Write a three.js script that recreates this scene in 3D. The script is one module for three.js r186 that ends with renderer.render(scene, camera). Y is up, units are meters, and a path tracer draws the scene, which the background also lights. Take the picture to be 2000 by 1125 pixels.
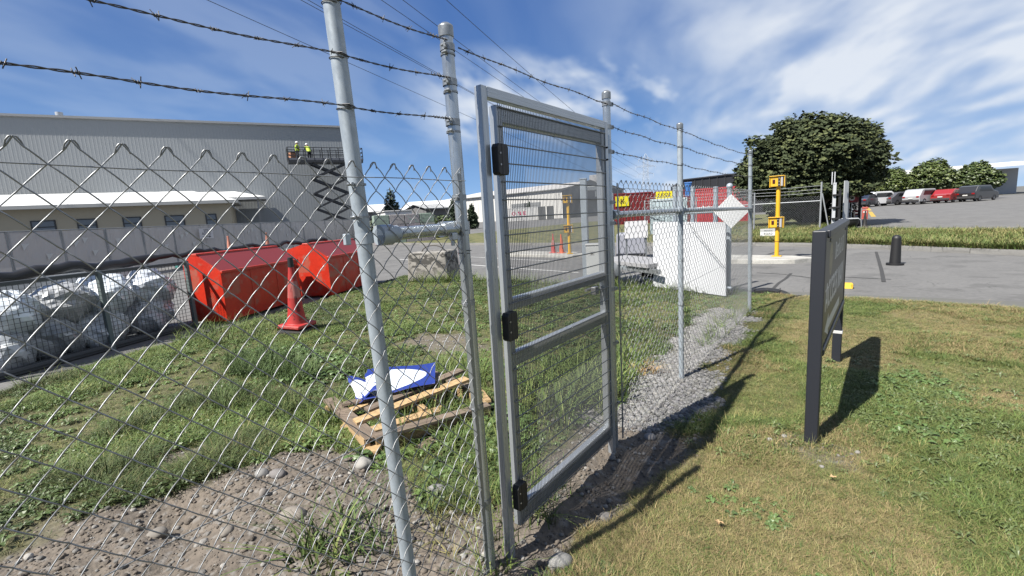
import * as THREE from 'three';
import { mergeGeometries } from 'three/addons/utils/BufferGeometryUtils.js';
import { RoundedBoxGeometry } from 'three/addons/geometries/RoundedBoxGeometry.js';
import { MarchingCubes } from 'three/addons/objects/MarchingCubes.js';

// ------------------------------------------------------------------ camera, sky, sun, exposure
const EXPOSURE = 2.4, SUN = 5.0;
const scene = new THREE.Scene();
const camera = new THREE.PerspectiveCamera(64.01, 16 / 9, 0.05, 4000);
camera.position.set(0, 1.57, 0);
camera.up.set(-0.04497, 0.98699, -0.15435);
camera.lookAt(-0.598299, 1.57 - 0.150342, -0.787043);
const renderer = new THREE.WebGLRenderer({ antialias: true });
renderer.toneMapping = THREE.LinearToneMapping;
renderer.toneMappingExposure = EXPOSURE;
renderer.shadowMap.enabled = true;

// seeded random and value noise
function rng(seed) { let a = seed >>> 0; return () => { a = (a + 0x6D2B79F5) | 0; let t = Math.imul(a ^ (a >>> 15), 1 | a); t = (t + Math.imul(t ^ (t >>> 7), 61 | t)) ^ t; return ((t ^ (t >>> 14)) >>> 0) / 4294967296; }; }
const NT = new Float32Array(65536); { const r = rng(77); for (let i = 0; i < 65536; i++) NT[i] = r(); }
function vn(x, y) {
  const xi = Math.floor(x), yi = Math.floor(y); let fx = x - xi, fy = y - yi;
  fx = fx * fx * (3 - 2 * fx); fy = fy * fy * (3 - 2 * fy);
  const a = (xi & 255), b = ((xi + 1) & 255), c = (yi & 255) << 8, d = ((yi + 1) & 255) << 8;
  const t = NT[a | c], u = NT[b | c], v = NT[a | d], w = NT[b | d];
  return t + (u - t) * fx + (v - t + (t - u - v + w) * fx) * fy;
}
function fbm(x, y, n = 4) { let s = 0, a = 0.5, q = 0; for (let i = 0; i < n; i++) { s += a * vn(x, y); q += a; a *= 0.5; x = x * 2.03 + 17.3; y = y * 2.03 + 9.1; } return s / q; }
const sm = (a, b, x) => { x = Math.min(1, Math.max(0, (x - a) / (b - a))); return x * x * (3 - 2 * x); };
const mix = (a, b, t) => a + (b - a) * t;
const mix3 = (a, b, t) => [mix(a[0], b[0], t), mix(a[1], b[1], t), mix(a[2], b[2], t)];

// sky: blue air with wind-drawn cirrus, computed for the whole dome
{
  const W = 2048, Hh = 1024, px = new Float32Array(W * Hh * 4);
  const ca = -0.365, cb = -0.93;                                       // drift of the cirrus
  for (let j = 0; j < Hh; j++) {
    const el = ((j + 0.5) / Hh - 0.5) * Math.PI, y = Math.sin(el), ce = Math.cos(el);
    for (let i = 0; i < W; i++) {
      const k = (j * W + i) * 4;
      if (y < -0.02) { px[k] = 0.30; px[k + 1] = 0.33; px[k + 2] = 0.36; px[k + 3] = 1; continue; }
      const az = ((i + 0.5) / W - 0.5) * 2 * Math.PI, x = Math.cos(az) * ce, z = Math.sin(az) * ce, yy = Math.max(y, 0);
      const h = Math.pow(1 - Math.min(1, yy / 0.52), 2.2);
      let c = mix3([0.060, 0.155, 0.44], [0.26, 0.52, 0.92], h);
      c = mix3(c, [0.55, 0.72, 0.92], Math.pow(1 - yy, 22) * 0.75);
      // cloud layers on a plane overhead
      const X = x / (yy + 0.16), Z = z / (yy + 0.16);
      const s = X * ca + Z * cb, t = -X * cb + Z * ca, ph = Math.atan2(t, s);
      const w1 = fbm(s * 0.7 + 4, t * 0.7 + 2, 3) - 0.5, w2 = fbm(s * 0.7 + 40, t * 0.7 + 7, 3) - 0.5;
      const streak = fbm(s * 0.75 + w1 * 1.4 + 9, t * 2.6 + w2 * 2.2, 6), fine = fbm(s * 3.1 + w2 * 3, t * 7 + w1 * 5, 5), soft = fbm(X * 1.5 + 31 + w1, Z * 1.5 + 5 + w2, 6);
      // a wide thin veil to one side of the drift, faint streaks to the other, broken puffs between them
      const right = sm(-0.16, 0.42, ph + w1 * 0.55) * (1 - 0.5 * sm(1.5, 2.6, ph)), left = sm(-0.35, -0.75, ph + w2 * 0.5);
      const rip = 0.5 + 0.5 * Math.sin(t * 26 + w1 * 22 + s * 5); let den = right * (0.30 + 0.66 * sm(0.30, 0.66, streak * 0.40 + soft * 0.30 + fine * 0.30) + 0.07 * rip * sm(0.30, 0.20, yy));
      den = Math.max(den, left * (0.07 + 0.20 * sm(0.36, 0.70, streak * 0.5 + fine * 0.5)));
      den = Math.max(den, sm(-0.25, 0.05, ph) * sm(0.20, 0.04, yy) * (0.42 + 0.3 * sm(0.35, 0.65, fine)) * (1 - 0.5 * sm(1.5, 2.6, ph)));
      const mid = sm(0.62, 0.30, Math.abs(ph + 0.02 + w2 * 0.3)) * sm(0.37, 0.28, yy + w1 * 0.10) * sm(0.10, 0.20, yy);
      den = Math.max(den, mid * sm(0.36, 0.64, soft * 0.65 + fine * 0.35) * 0.85);
      den = Math.max(den, 0.10 * sm(0.3, 0.7, streak));
      den = Math.min(1, den * 1.05) * sm(-0.02, 0.05, yy);
      const cl = mix3([0.50, 0.64, 0.84], [0.82, 0.87, 0.94], Math.min(1, den * 1.1));
      c = mix3(c, cl, Math.min(0.90, den));
      px[k] = c[0] / EXPOSURE; px[k + 1] = c[1] / EXPOSURE; px[k + 2] = c[2] / EXPOSURE; px[k + 3] = 1;
    }
  }
  const sky = new THREE.DataTexture(px, W, Hh, THREE.RGBAFormat, THREE.FloatType);
  sky.mapping = THREE.EquirectangularReflectionMapping; sky.magFilter = THREE.LinearFilter; sky.minFilter = THREE.LinearFilter; sky.needsUpdate = true;
  scene.background = sky; scene.environment = sky;
}
const sun = new THREE.DirectionalLight(new THREE.Color(1, 0.955, 0.88), SUN);
sun.position.set(-18, 76.5, 61.5); sun.target.position.set(0, 0, 0); sun.castShadow = true;
sun.shadow.mapSize.set(4096, 4096);
Object.assign(sun.shadow.camera, { left: -60, right: 60, top: 60, bottom: -60, near: 1, far: 260 });
scene.add(sun, sun.target);

// ------------------------------------------------------------------ helpers
// a pixel of the 2000 x 1125 photograph as a point of the world
const RX = [0.80001, 0.04497, -0.5983], RY = [-0.05695, -0.98699, -0.15034], RZ = [-0.59728, 0.15435, -0.78704], FL = 900;
const ray = (px, py) => { const a = px - 1000, b = py - 562.5; return [RX[0] * a + RX[1] * b + RX[2] * FL, RY[0] * a + RY[1] * b + RY[2] * FL, RZ[0] * a + RZ[1] * b + RZ[2] * FL]; };
const at = (px, py, d) => { const r = ray(px, py); return new THREE.Vector3(r[0] * d / FL, 1.57 + r[1] * d / FL, r[2] * d / FL); };
const V = (x, y, z) => new THREE.Vector3(x, y, z);
const used = {};
function numbered(n) { const k = used[n] = (used[n] ?? -1) + 1; return k ? n + '_' + String(k).padStart(3, '0') : n; }
function tag(o, label, category, group, kind) { o.userData.label = label; if (category) o.userData.category = category; if (group) o.userData.group = group; if (kind) o.userData.kind = kind; return o; }
function thing(name, label, category, pos = [0, 0, 0], ry = 0, group) { const o = new THREE.Group(); o.name = numbered(name); o.position.set(...pos); o.rotation.y = ry; scene.add(o); return tag(o, label, category, group); }
function M(name, geo, mat, parent = scene) {
  if (Array.isArray(geo)) geo = geo.length > 1 ? mg(geo) : geo[0];
  const m = new THREE.Mesh(geo, mat); m.name = parent === scene ? numbered(name) : name; m.castShadow = m.receiveShadow = true; parent.add(m); return m;
}
function mg(list) { return mergeGeometries(list.map((g) => { g = g.index ? g.toNonIndexed() : g; if (!g.attributes.uv) g.setAttribute('uv', new THREE.BufferAttribute(new Float32Array(g.attributes.position.count * 2), 2)); for (const k of Object.keys(g.attributes)) if (!['position', 'normal', 'uv'].includes(k)) g.deleteAttribute(k); return g; })); }
const tr = (g, x, y, z, rx = 0, ry = 0, rz = 0) => g.applyMatrix4(new THREE.Matrix4().compose(V(x, y, z), new THREE.Quaternion().setFromEuler(new THREE.Euler(rx, ry, rz)), V(1, 1, 1)));
const rb = (w, h, d, x = 0, y = 0, z = 0, r = 0.006, ry = 0, rx = 0, rz = 0) => tr(new RoundedBoxGeometry(w, h, d, 1, Math.min(r, w * 0.49, h * 0.49, d * 0.49)), x, y, z, rx, ry, rz);
const bx = (w, h, d, x = 0, y = 0, z = 0, ry = 0, rx = 0, rz = 0) => tr(new THREE.BoxGeometry(w, h, d), x, y, z, rx, ry, rz);
const cy = (r, h, x = 0, y = 0, z = 0, rx = 0, rz = 0, n = 20, r2 = r) => tr(new THREE.CylinderGeometry(r2, r, h, n, 1), x, y, z, rx, 0, rz);
function bar(a, b, r, n = 8) { const d = V().subVectors(b, a), L = d.length(); const g = new THREE.CylinderGeometry(r, r, L, n, 1); g.applyQuaternion(new THREE.Quaternion().setFromUnitVectors(V(0, 1, 0), d.normalize())); return g.translate((a.x + b.x) / 2, (a.y + b.y) / 2, (a.z + b.z) / 2); }
function beam(a, b, w, h) { const d = V().subVectors(b, a), L = d.length(); const m = new THREE.Matrix4().lookAt(V(), d, Math.abs(d.y / L) > 0.95 ? V(1, 0, 0) : V(0, 1, 0)); const g = new THREE.BoxGeometry(w, h, L); g.applyMatrix4(m); return g.translate((a.x + b.x) / 2, (a.y + b.y) / 2, (a.z + b.z) / 2); }
function tube(pts, r, n = 6, taper) {                                  // swept tube with carried frames
  const N = pts.length, pos = [], nor = [], uv = [], idx = []; let u = V(0, 0, 0), t = V(), w = V();
  for (let i = 0; i < N; i++) {
    t.subVectors(pts[Math.min(N - 1, i + 1)], pts[Math.max(0, i - 1)]).normalize();
    if (i === 0) u = Math.abs(t.y) < 0.9 ? V(0, 1, 0) : V(1, 0, 0);
    u.addScaledVector(t, -u.dot(t)).normalize(); w.crossVectors(t, u);
    const R = taper ? taper(i / (N - 1)) * r : r;
    for (let k = 0; k <= n; k++) { const a = k / n * 2 * Math.PI, c = Math.cos(a), s = Math.sin(a), nx = u.x * c + w.x * s, ny = u.y * c + w.y * s, nz = u.z * c + w.z * s; pos.push(pts[i].x + nx * R, pts[i].y + ny * R, pts[i].z + nz * R); nor.push(nx, ny, nz); uv.push(k / n, i / (N - 1)); }
  }
  for (let i = 0; i < N - 1; i++) for (let k = 0; k < n; k++) { const a = i * (n + 1) + k, b = a + n + 1; idx.push(a, a + 1, b, a + 1, b + 1, b); }
  const g = new THREE.BufferGeometry(); g.setAttribute('position', new THREE.Float32BufferAttribute(pos, 3)); g.setAttribute('normal', new THREE.Float32BufferAttribute(nor, 3)); g.setAttribute('uv', new THREE.Float32BufferAttribute(uv, 2)); g.setIndex(idx); return g;
}
function polyExtrude(pts, depth) { const s = new THREE.Shape(pts.map((p) => new THREE.Vector2(p[0], p[1]))); return new THREE.ExtrudeGeometry(s, { depth, bevelEnabled: false }); }
function tri(list) { const g = new THREE.BufferGeometry(); g.setAttribute('position', new THREE.Float32BufferAttribute(list, 3)); g.computeVertexNormals(); return g; }
const lin = (r, g, b) => new THREE.Color().setRGB(r, g, b);
const mat = (r, g, b, rough = 0.8, metal = 0, more = {}) => new THREE.MeshStandardMaterial({ color: lin(r, g, b), roughness: rough, metalness: metal, side: THREE.DoubleSide, ...more });
function tex(W, Hh, f, srgb = false) {                                 // f(u, v, i, j) -> linear rgb
  const d = new Uint8Array(W * Hh * 4), e = (v) => Math.max(0, Math.min(255, Math.round(255 * (srgb ? (v <= 0.0031308 ? v * 12.92 : 1.055 * Math.pow(v, 1 / 2.4) - 0.055) : v))));
  for (let j = 0; j < Hh; j++) for (let i = 0; i < W; i++) { const c = f((i + 0.5) / W, (j + 0.5) / Hh, i, j), k = (j * W + i) * 4; d[k] = e(c[0]); d[k + 1] = e(c[1]); d[k + 2] = e(c[2]); d[k + 3] = 255; }
  const t = new THREE.DataTexture(d, W, Hh); t.wrapS = t.wrapT = THREE.RepeatWrapping; t.magFilter = THREE.LinearFilter; t.minFilter = THREE.LinearMipmapLinearFilter; t.generateMipmaps = true; if (srgb) t.colorSpace = THREE.SRGBColorSpace; t.needsUpdate = true; return t;
}
const pn = (x, y, p, n = 4) => { let s = 0, a = 0.5, q = 0; for (let i = 0; i < n; i++) { const X = x * p, Y = y * p, xi = Math.floor(X), yi = Math.floor(Y); let fx = X - xi, fy = Y - yi; fx = fx * fx * (3 - 2 * fx); fy = fy * fy * (3 - 2 * fy); const w = (a, b) => NT[(((a % p) + p) % p + i * 31 & 255) | ((((b % p) + p) % p + i * 57 & 255) << 8)]; const t = mix(mix(w(xi, yi), w(xi + 1, yi), fx), mix(w(xi, yi + 1), w(xi + 1, yi + 1), fx), fy); s += a * t; q += a; a *= 0.55; p *= 2; } return s / q; };   // tileable
function sign(w, h, ppm, paint) { const c = document.createElement('canvas'); c.width = Math.round(w * ppm); c.height = Math.round(h * ppm); const x = c.getContext('2d'); paint(x, c.width, c.height); const t = new THREE.CanvasTexture(c); t.colorSpace = THREE.SRGBColorSpace; return t; }

// ------------------------------------------------------------------ materials
const galvT = tex(256, 256, (u, v) => { const a = pn(u, v, 10, 4), b = pn(u + 0.3, v, 40, 2), c = pn(u, v + 0.5, 4, 3); const k = 0.66 + 0.16 * (a - 0.5) + 0.10 * (b - 0.5) + 0.12 * (c - 0.5); return [k * 0.97, k, k * 1.03]; });
const galvR = tex(128, 128, (u, v) => { const a = pn(u, v, 8, 4); const k = 0.42 + 0.5 * (a - 0.35); return [k, k, k]; });
function galv(rx, ry, r, g, b, metal = 0.75, rough = 0.8) { const m = galvT.clone(); m.repeat.set(rx, ry); m.needsUpdate = true; const q = galvR.clone(); q.repeat.set(rx, ry); q.needsUpdate = true; return new THREE.MeshStandardMaterial({ color: lin(r, g, b), map: m, roughnessMap: q, roughness: rough, metalness: metal, side: THREE.DoubleSide }); }
const mPost = galv(1, 9, 0.66, 0.73, 0.79, 0.25, 0.9);               // weathered pipe
const mPipe = galv(1, 7, 0.86, 0.91, 0.94, 0.75, 0.5);                // newer shiny pipe
const mBox = galv(1, 3, 0.86, 0.89, 0.92, 0.6, 0.62);                 // gate tube
const mFit = galv(1, 1, 0.55, 0.57, 0.58, 0.6, 0.7);
const mWire = mat(0.31, 0.32, 0.33, 0.42, 0.4);
const mGateWire = mat(0.24, 0.25, 0.26, 0.4, 0.5), mGateBar = mat(0.20, 0.21, 0.22, 0.35, 0.5);
const mBarb = mat(0.10, 0.10, 0.105, 0.5, 0.5);
const mBlack = mat(0.012, 0.012, 0.013, 0.55);
const mSteel = mat(0.5, 0.5, 0.5, 0.35, 0.8);
const mConc = (() => { const t = tex(512, 512, (u, v) => { const a = pn(u, v, 5, 5), b = pn(u, v, 60, 2); const k = 0.24 + 0.18 * (a - 0.5) + 0.08 * (b - 0.5); return [k, k * 0.98, k * 0.93]; }, true); t.repeat.set(0.7, 0.7); return new THREE.MeshStandardMaterial({ map: t, roughness: 0.92 }); })();
const bumpT = tex(512, 512, (u, v) => { const a = pn(u, v, 9, 5), b = pn(u + 0.4, v + 0.2, 50, 3); const k = 0.55 * a + 0.45 * b; return [k, k, k]; });

// ------------------------------------------------------------------ the lie of the land
const hump = (x, z, cx, cz, rx, rz) => Math.exp(-(((x - cx) / rx) ** 2) - (((z - cz) / rz) ** 2));
function dirtAt(x, z) {                                                // bare earth, 0..1
  const n = fbm(x * 2.2 + 3, z * 2.2 + 8, 4) - 0.5, e = (d) => sm(0.12, -0.12, d + n * 0.9);
  const mound = e(Math.max((-3.08 + (-1.1 - z) / 1.9 - x) * 0.9, x + 1.2, -1.78 + 0.1 * (x + 2.9) - z, z - 0.6) - 0.05) ;
  const sill = e(Math.max(-1.6 - x, x + 0.93 + 0.12 * (z + 2.2), -3.15 - z, z + 0.4) * 1.6);
  const a = e((Math.hypot((x + 4.3) / 1.0, (z + 4.1) / 0.5) - 0.75) * 0.8), b = e((Math.hypot((x + 0.24) / 0.26, (z + 3.32) / 0.26) - 0.8) * 0.5);
  const c = e((Math.hypot((x + 3.9) / 0.4, (z + 1.1) / 0.5) - 0.5) * 0.8) * 0.8;
  return Math.max(mound, sill, a * 0.75, b * 0.6, c);
}
function gravelAt(x, z) { const n = fbm(x * 2.6 + 30, z * 2.6, 4) - 0.5; return sm(0.10, -0.12, Math.max(-1.62 + 0.05 * (z + 3) - x, x + 0.98 - 0.03 * (z + 3), -7.6 - z, z + 2.95) + n * 0.55); }
function landY(x, z) {
  let y = 0.03 * (fbm(x * 0.7 + 5, z * 0.7, 3) - 0.5) + 0.014 * (fbm(x * 3.1, z * 3.1 + 4, 3) - 0.5);
  const d = dirtAt(x, z);
  y += d * (0.085 * (fbm(x * 4.5 + 1, z * 4.5, 4) - 0.5) + 0.022 * (fbm(x * 18, z * 18, 2) - 0.5));
  y += 0.10 * hump(x, z, -2.45, -1.15, 0.75, 0.55) - 0.13 * hump(x, z, -2.95, -0.74, 0.26, 0.15) - 0.05 * hump(x, z, -2.6, -0.55, 0.2, 0.12) + 0.05 * hump(x, z, -1.35, -2.2, 0.16, 0.8);
  y -= 0.07 * hump(x, z, -1.0, -2.5, 0.3, 0.7) - 0.03 * hump(x, z, -0.72, -2.2, 0.22, 1.2);
  y -= 0.03 * hump(x, z, -1.25, -7.4, 0.5, 0.5);
  return y;
}
const yardY = (x, z) => -0.05 + 0.009 * Math.max(0, Math.hypot(x, z) - 20);
const under = (x, z) => sm(-8, -6.5, z) * sm(-5.5, -4, x) * sm(14, 9, x) * 0.4;                // the paving is dug away beneath the turf
const edgeL = (z) => z > 0 ? -7.3 : -7.3 + 0.42 * z, edgeF = (x) => -9.12 + (x > 0 ? 0.14 * x : 0.0) - 0.05 * Math.sin(x * 1.7) + (x < -7 ? 0.05 * (x + 7) : 0);

function sheet(nx, nz, f) {                                            // grid of f(s, t) -> [x, y, z]; uv in metres
  const pos = [], uv = [], idx = [];
  for (let j = 0; j <= nz; j++) for (let i = 0; i <= nx; i++) { const p = f(i / nx, j / nz); pos.push(...p); uv.push(p[0], p[2]); }
  for (let j = 0; j < nz; j++) for (let i = 0; i < nx; i++) { const a = j * (nx + 1) + i; idx.push(a, a + nx + 1, a + 1, a + 1, a + nx + 1, a + nx + 2); }
  const g = new THREE.BufferGeometry(); g.setAttribute('position', new THREE.Float32BufferAttribute(pos, 3)); g.setAttribute('uv', new THREE.Float32BufferAttribute(uv, 2)); g.setIndex(idx); g.computeVertexNormals(); return g;
}
const structure = (name, geo, m) => { const o = M(name, geo, m); o.userData.kind = 'structure'; return o; };

// asphalt: yard and road
const asphT = tex(1024, 1024, (u, v) => { const a = pn(u, v, 4, 5), b = pn(u, v, 120, 2), c = pn(u + 0.2, v, 9, 4); let k = 0.165 + 0.07 * (a - 0.5) + 0.05 * (b - 0.5); k *= 1 - 0.22 * sm(0.60, 0.74, c); k *= 1 + 0.10 * (pn(u, v + 0.3, 2, 2) - 0.5); const cr = Math.abs(pn(u + 0.7, v, 5, 4) - 0.5); k *= 1 - 0.35 * sm(0.006, 0.002, cr) * sm(0.5, 0.6, pn(u, v + 0.6, 3, 2)); return [k, k * 0.985, k * 0.96]; }, true);
asphT.repeat.set(1 / 5, 1 / 5);
const mAsph = new THREE.MeshStandardMaterial({ map: asphT, roughness: 0.88, bumpMap: (() => { const t = bumpT.clone(); t.repeat.set(1.2, 1.2); t.needsUpdate = true; return t; })(), bumpScale: 0.004 });
{
  const rs = [0, 3, 6, 9, 12, 15, 18, 20, 24, 30, 40, 55, 75, 100, 150, 250, 450, 900, 1600];
  structure('ground', sheet(72, rs.length - 1, (s, t) => { const r = rs[Math.round(t * (rs.length - 1))], a = s * Math.PI * 2, x = Math.cos(a) * r, z = Math.sin(a) * r; return [x, Math.min(yardY(x, z) - 0.012, 3) - 1.2 * under(x, z), z]; }), new THREE.MeshStandardMaterial({ color: lin(0.13, 0.13, 0.12), roughness: 0.95 }));
  structure('asphalt_yard', sheet(50, 50, (s, t) => { const x = -100 + s * 97, z = -120 + t * 130; return [x, yardY(x, z) - under(x, z), z]; }), mAsph);
  structure('road', sheet(40, 40, (s, t) => { const x = -3 + s * 50, z = -100 + t * 100; return [x, yardY(x, z) - under(x, z), z]; }), mAsph);
  // tar-sealed cracks and white lines, sheets 4 mm above
  const strip = (pts, w, y) => { const l = []; for (let i = 0; i < pts.length - 1; i++) { const [ax, az] = pts[i], [bx_, bz] = pts[i + 1], L = Math.hypot(bx_ - ax, bz - az), nx = -(bz - az) / L * w / 2, nz = (bx_ - ax) / L * w / 2, A = yardY(ax, az) + y, B = yardY(bx_, bz) + y; l.push(ax - nx, A, az - nz, ax + nx, A, az + nz, bx_ + nx, B, bz + nz, ax - nx, A, az - nz, bx_ + nx, B, bz + nz, bx_ - nx, B, bz - nz); } return tri(l); };
  const gp = (px, py) => { const r = ray(px, py), t = -1.62 / r[1]; return [r[0] * t, r[2] * t]; };
  const crack = mat(0.045, 0.045, 0.045, 0.9), white = mat(0.62, 0.62, 0.60, 0.7), yel = mat(0.55, 0.36, 0.05, 0.7);
  structure('tar_seam', strip([gp(1508, 566), gp(1521, 553), gp(1535, 544), gp(1545, 534)], 0.06, 0.004), crack);
  structure('tar_seam', strip([gp(1478, 533), gp(1530, 536), gp(1585, 543), gp(1640, 541), gp(1740, 546)], 0.035, 0.006), crack);
  structure('tar_seam', strip([gp(1711, 492), gp(1717, 512), gp(1722, 530), gp(1726, 551)], 0.07, 0.008), crack);
  structure('tar_seam', strip([gp(1500, 497), gp(1520, 491), gp(1530, 489)], 0.10, 0.004), crack);
  structure('painted_line', strip([[-17, -13.9], [-9.28, -11.99], [-6.24, -11.33]], 0.11, 0.004), white);
  structure('painted_line', strip([[-17, -15.9], [-11.47, -14.69], [-8.6, -14.0]], 0.10, 0.004), white);
  structure('painted_line', strip([gp(700, 480), gp(830, 470)], 0.1, 0.004), white);
  structure('painted_line', strip([gp(930, 468), gp(985, 466)], 0.1, 0.006), white);
  structure('painted_line', strip([gp(1690, 411), gp(1698, 418)], 0.35, 0.004), yel);
  structure('painted_line', strip([gp(1699, 420), gp(1706, 429)], 0.28, 0.004), yel);
}
// near ground: turf, bare earth and gravel in one sheet
const LX0 = -12, LX1 = 10, LZ0 = -10, LZ1 = 5;
const turfT = (() => {
  const W = 2048, Hh = 1400;
  const t = tex(W, Hh, (u, v) => {
    const x = mix(LX0, LX1, u), z = mix(LZ0, LZ1, v), d = dirtAt(x, z), gr = gravelAt(x, z);
    const f = vn(x * 60, z * 60), f2 = vn(x * 25 + 9, z * 25), m = fbm(x * 1.3, z * 1.3, 3);
    const inside = x < -1.1;
    let soil = inside ? mix3([0.085, 0.085, 0.035], [0.13, 0.12, 0.055], m) : mix3([0.17, 0.15, 0.068], [0.115, 0.115, 0.042], sm(0.35, 0.65, m));
    soil = soil.map((c) => c * (0.7 + 0.6 * f));
    let earth = mix3([0.138, 0.114, 0.090], [0.21, 0.177, 0.142], fbm(x * 4 + 7, z * 4, 4)); if (!inside) earth = earth.map((c) => c * 0.92);
    const fl = 0.72 + 0.35 * f + 0.25 * (f2 - 0.5); earth = earth.map((c) => c * fl);
    const peb = sm(0.70, 0.85, vn(x * 38, z * 38 + 50)); earth = mix3(earth, [0.25, 0.235, 0.215], peb * 0.7);
    let c = mix3(soil, earth, d);
    const g = 0.13 + 0.17 * vn(x * 55 + 3, z * 55) + 0.12 * f; c = mix3(c, [g, g * 0.985, g * 0.95], gr);
    return c;
  }, true);
  t.wrapS = t.wrapT = THREE.ClampToEdgeWrapping; return t;
})();
{
  const g = sheet(420, 300, (s, t) => {
    const u = s < 0.84 ? s / 0.84 * 0.72 : 0.72 + (s - 0.84) / 0.16 * 0.28;   // finer on the side in view
    const z0 = mix(-9.2, 5, Math.pow(t, 1.25)), x = mix(edgeL(z0), 10, u), z = mix(edgeF(x), 5, Math.pow(t, 1.25));
    const edge = Math.min(1, Math.min((x - edgeL(z)) / 0.12, (z - edgeF(x)) / 0.12));
    return [x, mix(-0.075, landY(x, z), Math.max(0, edge)), z];
  });
  const p = g.attributes.position, uv = g.attributes.uv; for (let i = 0; i < p.count; i++) uv.setXY(i, (p.getX(i) - LX0) / (LX1 - LX0), (p.getZ(i) - LZ0) / (LZ1 - LZ0));
  const b = bumpT.clone(); b.repeat.set(22, 15); b.needsUpdate = true;
  structure('turf', g, new THREE.MeshStandardMaterial({ map: turfT, roughness: 1, bumpMap: b, bumpScale: 0.02 }));
}
// far verge across the road with its kerb, and the lawn under the tree
const kerbPts = [[-40, -23.5], [-12, -21], [-3.2, -20], [-1.3, -19.5], [0.8, -18.2], [4, -15.9], [10, -12.6], [26, -7]];
const vergeT = tex(512, 512, (u, v) => { const a = pn(u, v, 6, 5), b = pn(u, v, 60, 2); const c = mix3([0.07, 0.085, 0.02], [0.17, 0.16, 0.06], sm(0.3, 0.7, a)); return c.map((k) => k * (0.6 + 0.8 * b)); }, true);
vergeT.repeat.set(0.5, 0.5);
function kerbZ(x) { for (let i = 0; i < kerbPts.length - 1; i++) if (x <= kerbPts[i + 1][0]) { const [a, b] = kerbPts[i], [c, d] = kerbPts[i + 1]; return mix(b, d, (x - a) / (c - a)); } return -7; }
const vergeBack = (x) => x < -0.4 ? -60 : kerbZ(x) - 7.4;
const vergeY = (x, z) => yardY(x, z) + 0.11 + 0.05 * (fbm(x, z, 3) - 0.5);
structure('grass_verge', sheet(120, 60, (s, t) => { const x = mix(-30, 24, s), zb = x < -1.2 ? -60 : x < 0 ? mix(-60, kerbZ(x) - 7.4, sm(-1.2, -0.2, x)) : vergeBack(x), z = mix(zb, kerbZ(x) - 0.13, Math.pow(t, 0.6)); return [x, vergeY(x, z) - (t < 0.001 ? 0.2 : 0), z]; }), new THREE.MeshStandardMaterial({ map: vergeT, roughness: 1 }));
{
  const l = []; for (let i = 0; i < kerbPts.length - 1; i++) { const [a, b] = kerbPts[i], [c, d] = kerbPts[i + 1]; const n = Math.max(1, Math.round(Math.hypot(c - a, d - b) / 2.5)); for (let k = 0; k < n; k++) { const p = V(mix(a, c, k / n), 0, mix(b, d, k / n)), q = V(mix(a, c, (k + 1) / n), 0, mix(b, d, (k + 1) / n)); p.y = yardY(p.x, p.z) + 0.03; q.y = yardY(q.x, q.z) + 0.03; l.push([p, q]); } }
  const k = thing('kerb', 'pale concrete kerb along the far side of the road', 'kerb');
  for (const [p, q] of l) M('kerb_stone', beam(p.clone().lerp(q, 0.004), q.clone().lerp(p, 0.004), 0.15, 0.2), mConc, k);
  k.userData.kind = 'structure';
}

// ------------------------------------------------------------------ chain-link fence and gate
const FX = -1.268, MX = -1.236;                                        // post line and mesh plane
const D = 0.0784, HS = 0.0413, TOP = 1.762;
function strandGeo(flip, amp, jit) {                                   // one zigzag wire, half a diamond wide; y down from TOP
  const r = rng(jit), pts = [], n = 42; let side = flip ? 1 : 0;
  const P = (s, y, d) => V(d, y, s);
  { const s0 = side ? 0.5 * D : 0, o = side ? 1 : -1;                // knuckle curled over the neighbour at the top
    pts.push(P(s0 - o * -0.013, TOP - 0.013, -0.004), P(s0 + o * 0.010, TOP - 0.002, -0.001), P(s0 + o * 0.005, TOP + 0.005, 0.003), P(s0, TOP + 0.006, 0.004)); }
  for (let i = 0; i < n; i++) {
    const a = side ? 0.5 * D : 0, b = side ? 0 : 0.5 * D, ja = (r() - 0.5) * 0.0018;
    for (let k = (i ? 0 : 1); k < 4; k++) { const q = k / 4, e = q; const dir = side ? 1 : -1; pts.push(P(mix(a, b, e) + (k ? ja : 0), TOP - (i + q) * HS, dir * amp * Math.sin(Math.PI * q))); }
    side = 1 - side;
  }
  pts.push(P(side ? 0.5 * D : 0, TOP - n * HS, 0));
  return tube(pts, 0.00165, 5);
}
const strands = [0, 1].map((f) => [0, 1, 2].map((k) => strandGeo(f, 0.0062, 11 + f * 7 + k)));
function chainMesh(parent, zA, zB) {                                   // strands from zA towards -z
  const n = Math.round((zA - zB) / (D / 2));
  for (let i = 0; i < n; i++) { const w = M('wire', strands[i & 1][(i * 7) % 3], mWire, parent); w.position.set(MX, 0, zA - (i + 1) * D / 2); }
}
function lineWire(parent, y, zA, zB, r = 0.0016, sag = 0.004) {
  const pts = []; for (let i = 0; i <= 24; i++) { const t = i / 24; pts.push(V(MX + 0.006, y - sag * Math.sin(t * Math.PI) + 0.0015 * Math.sin(t * 31), mix(zA, zB, t))); }
  M('line_wire', tube(pts, r, 5), mWire, parent);
}
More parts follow.
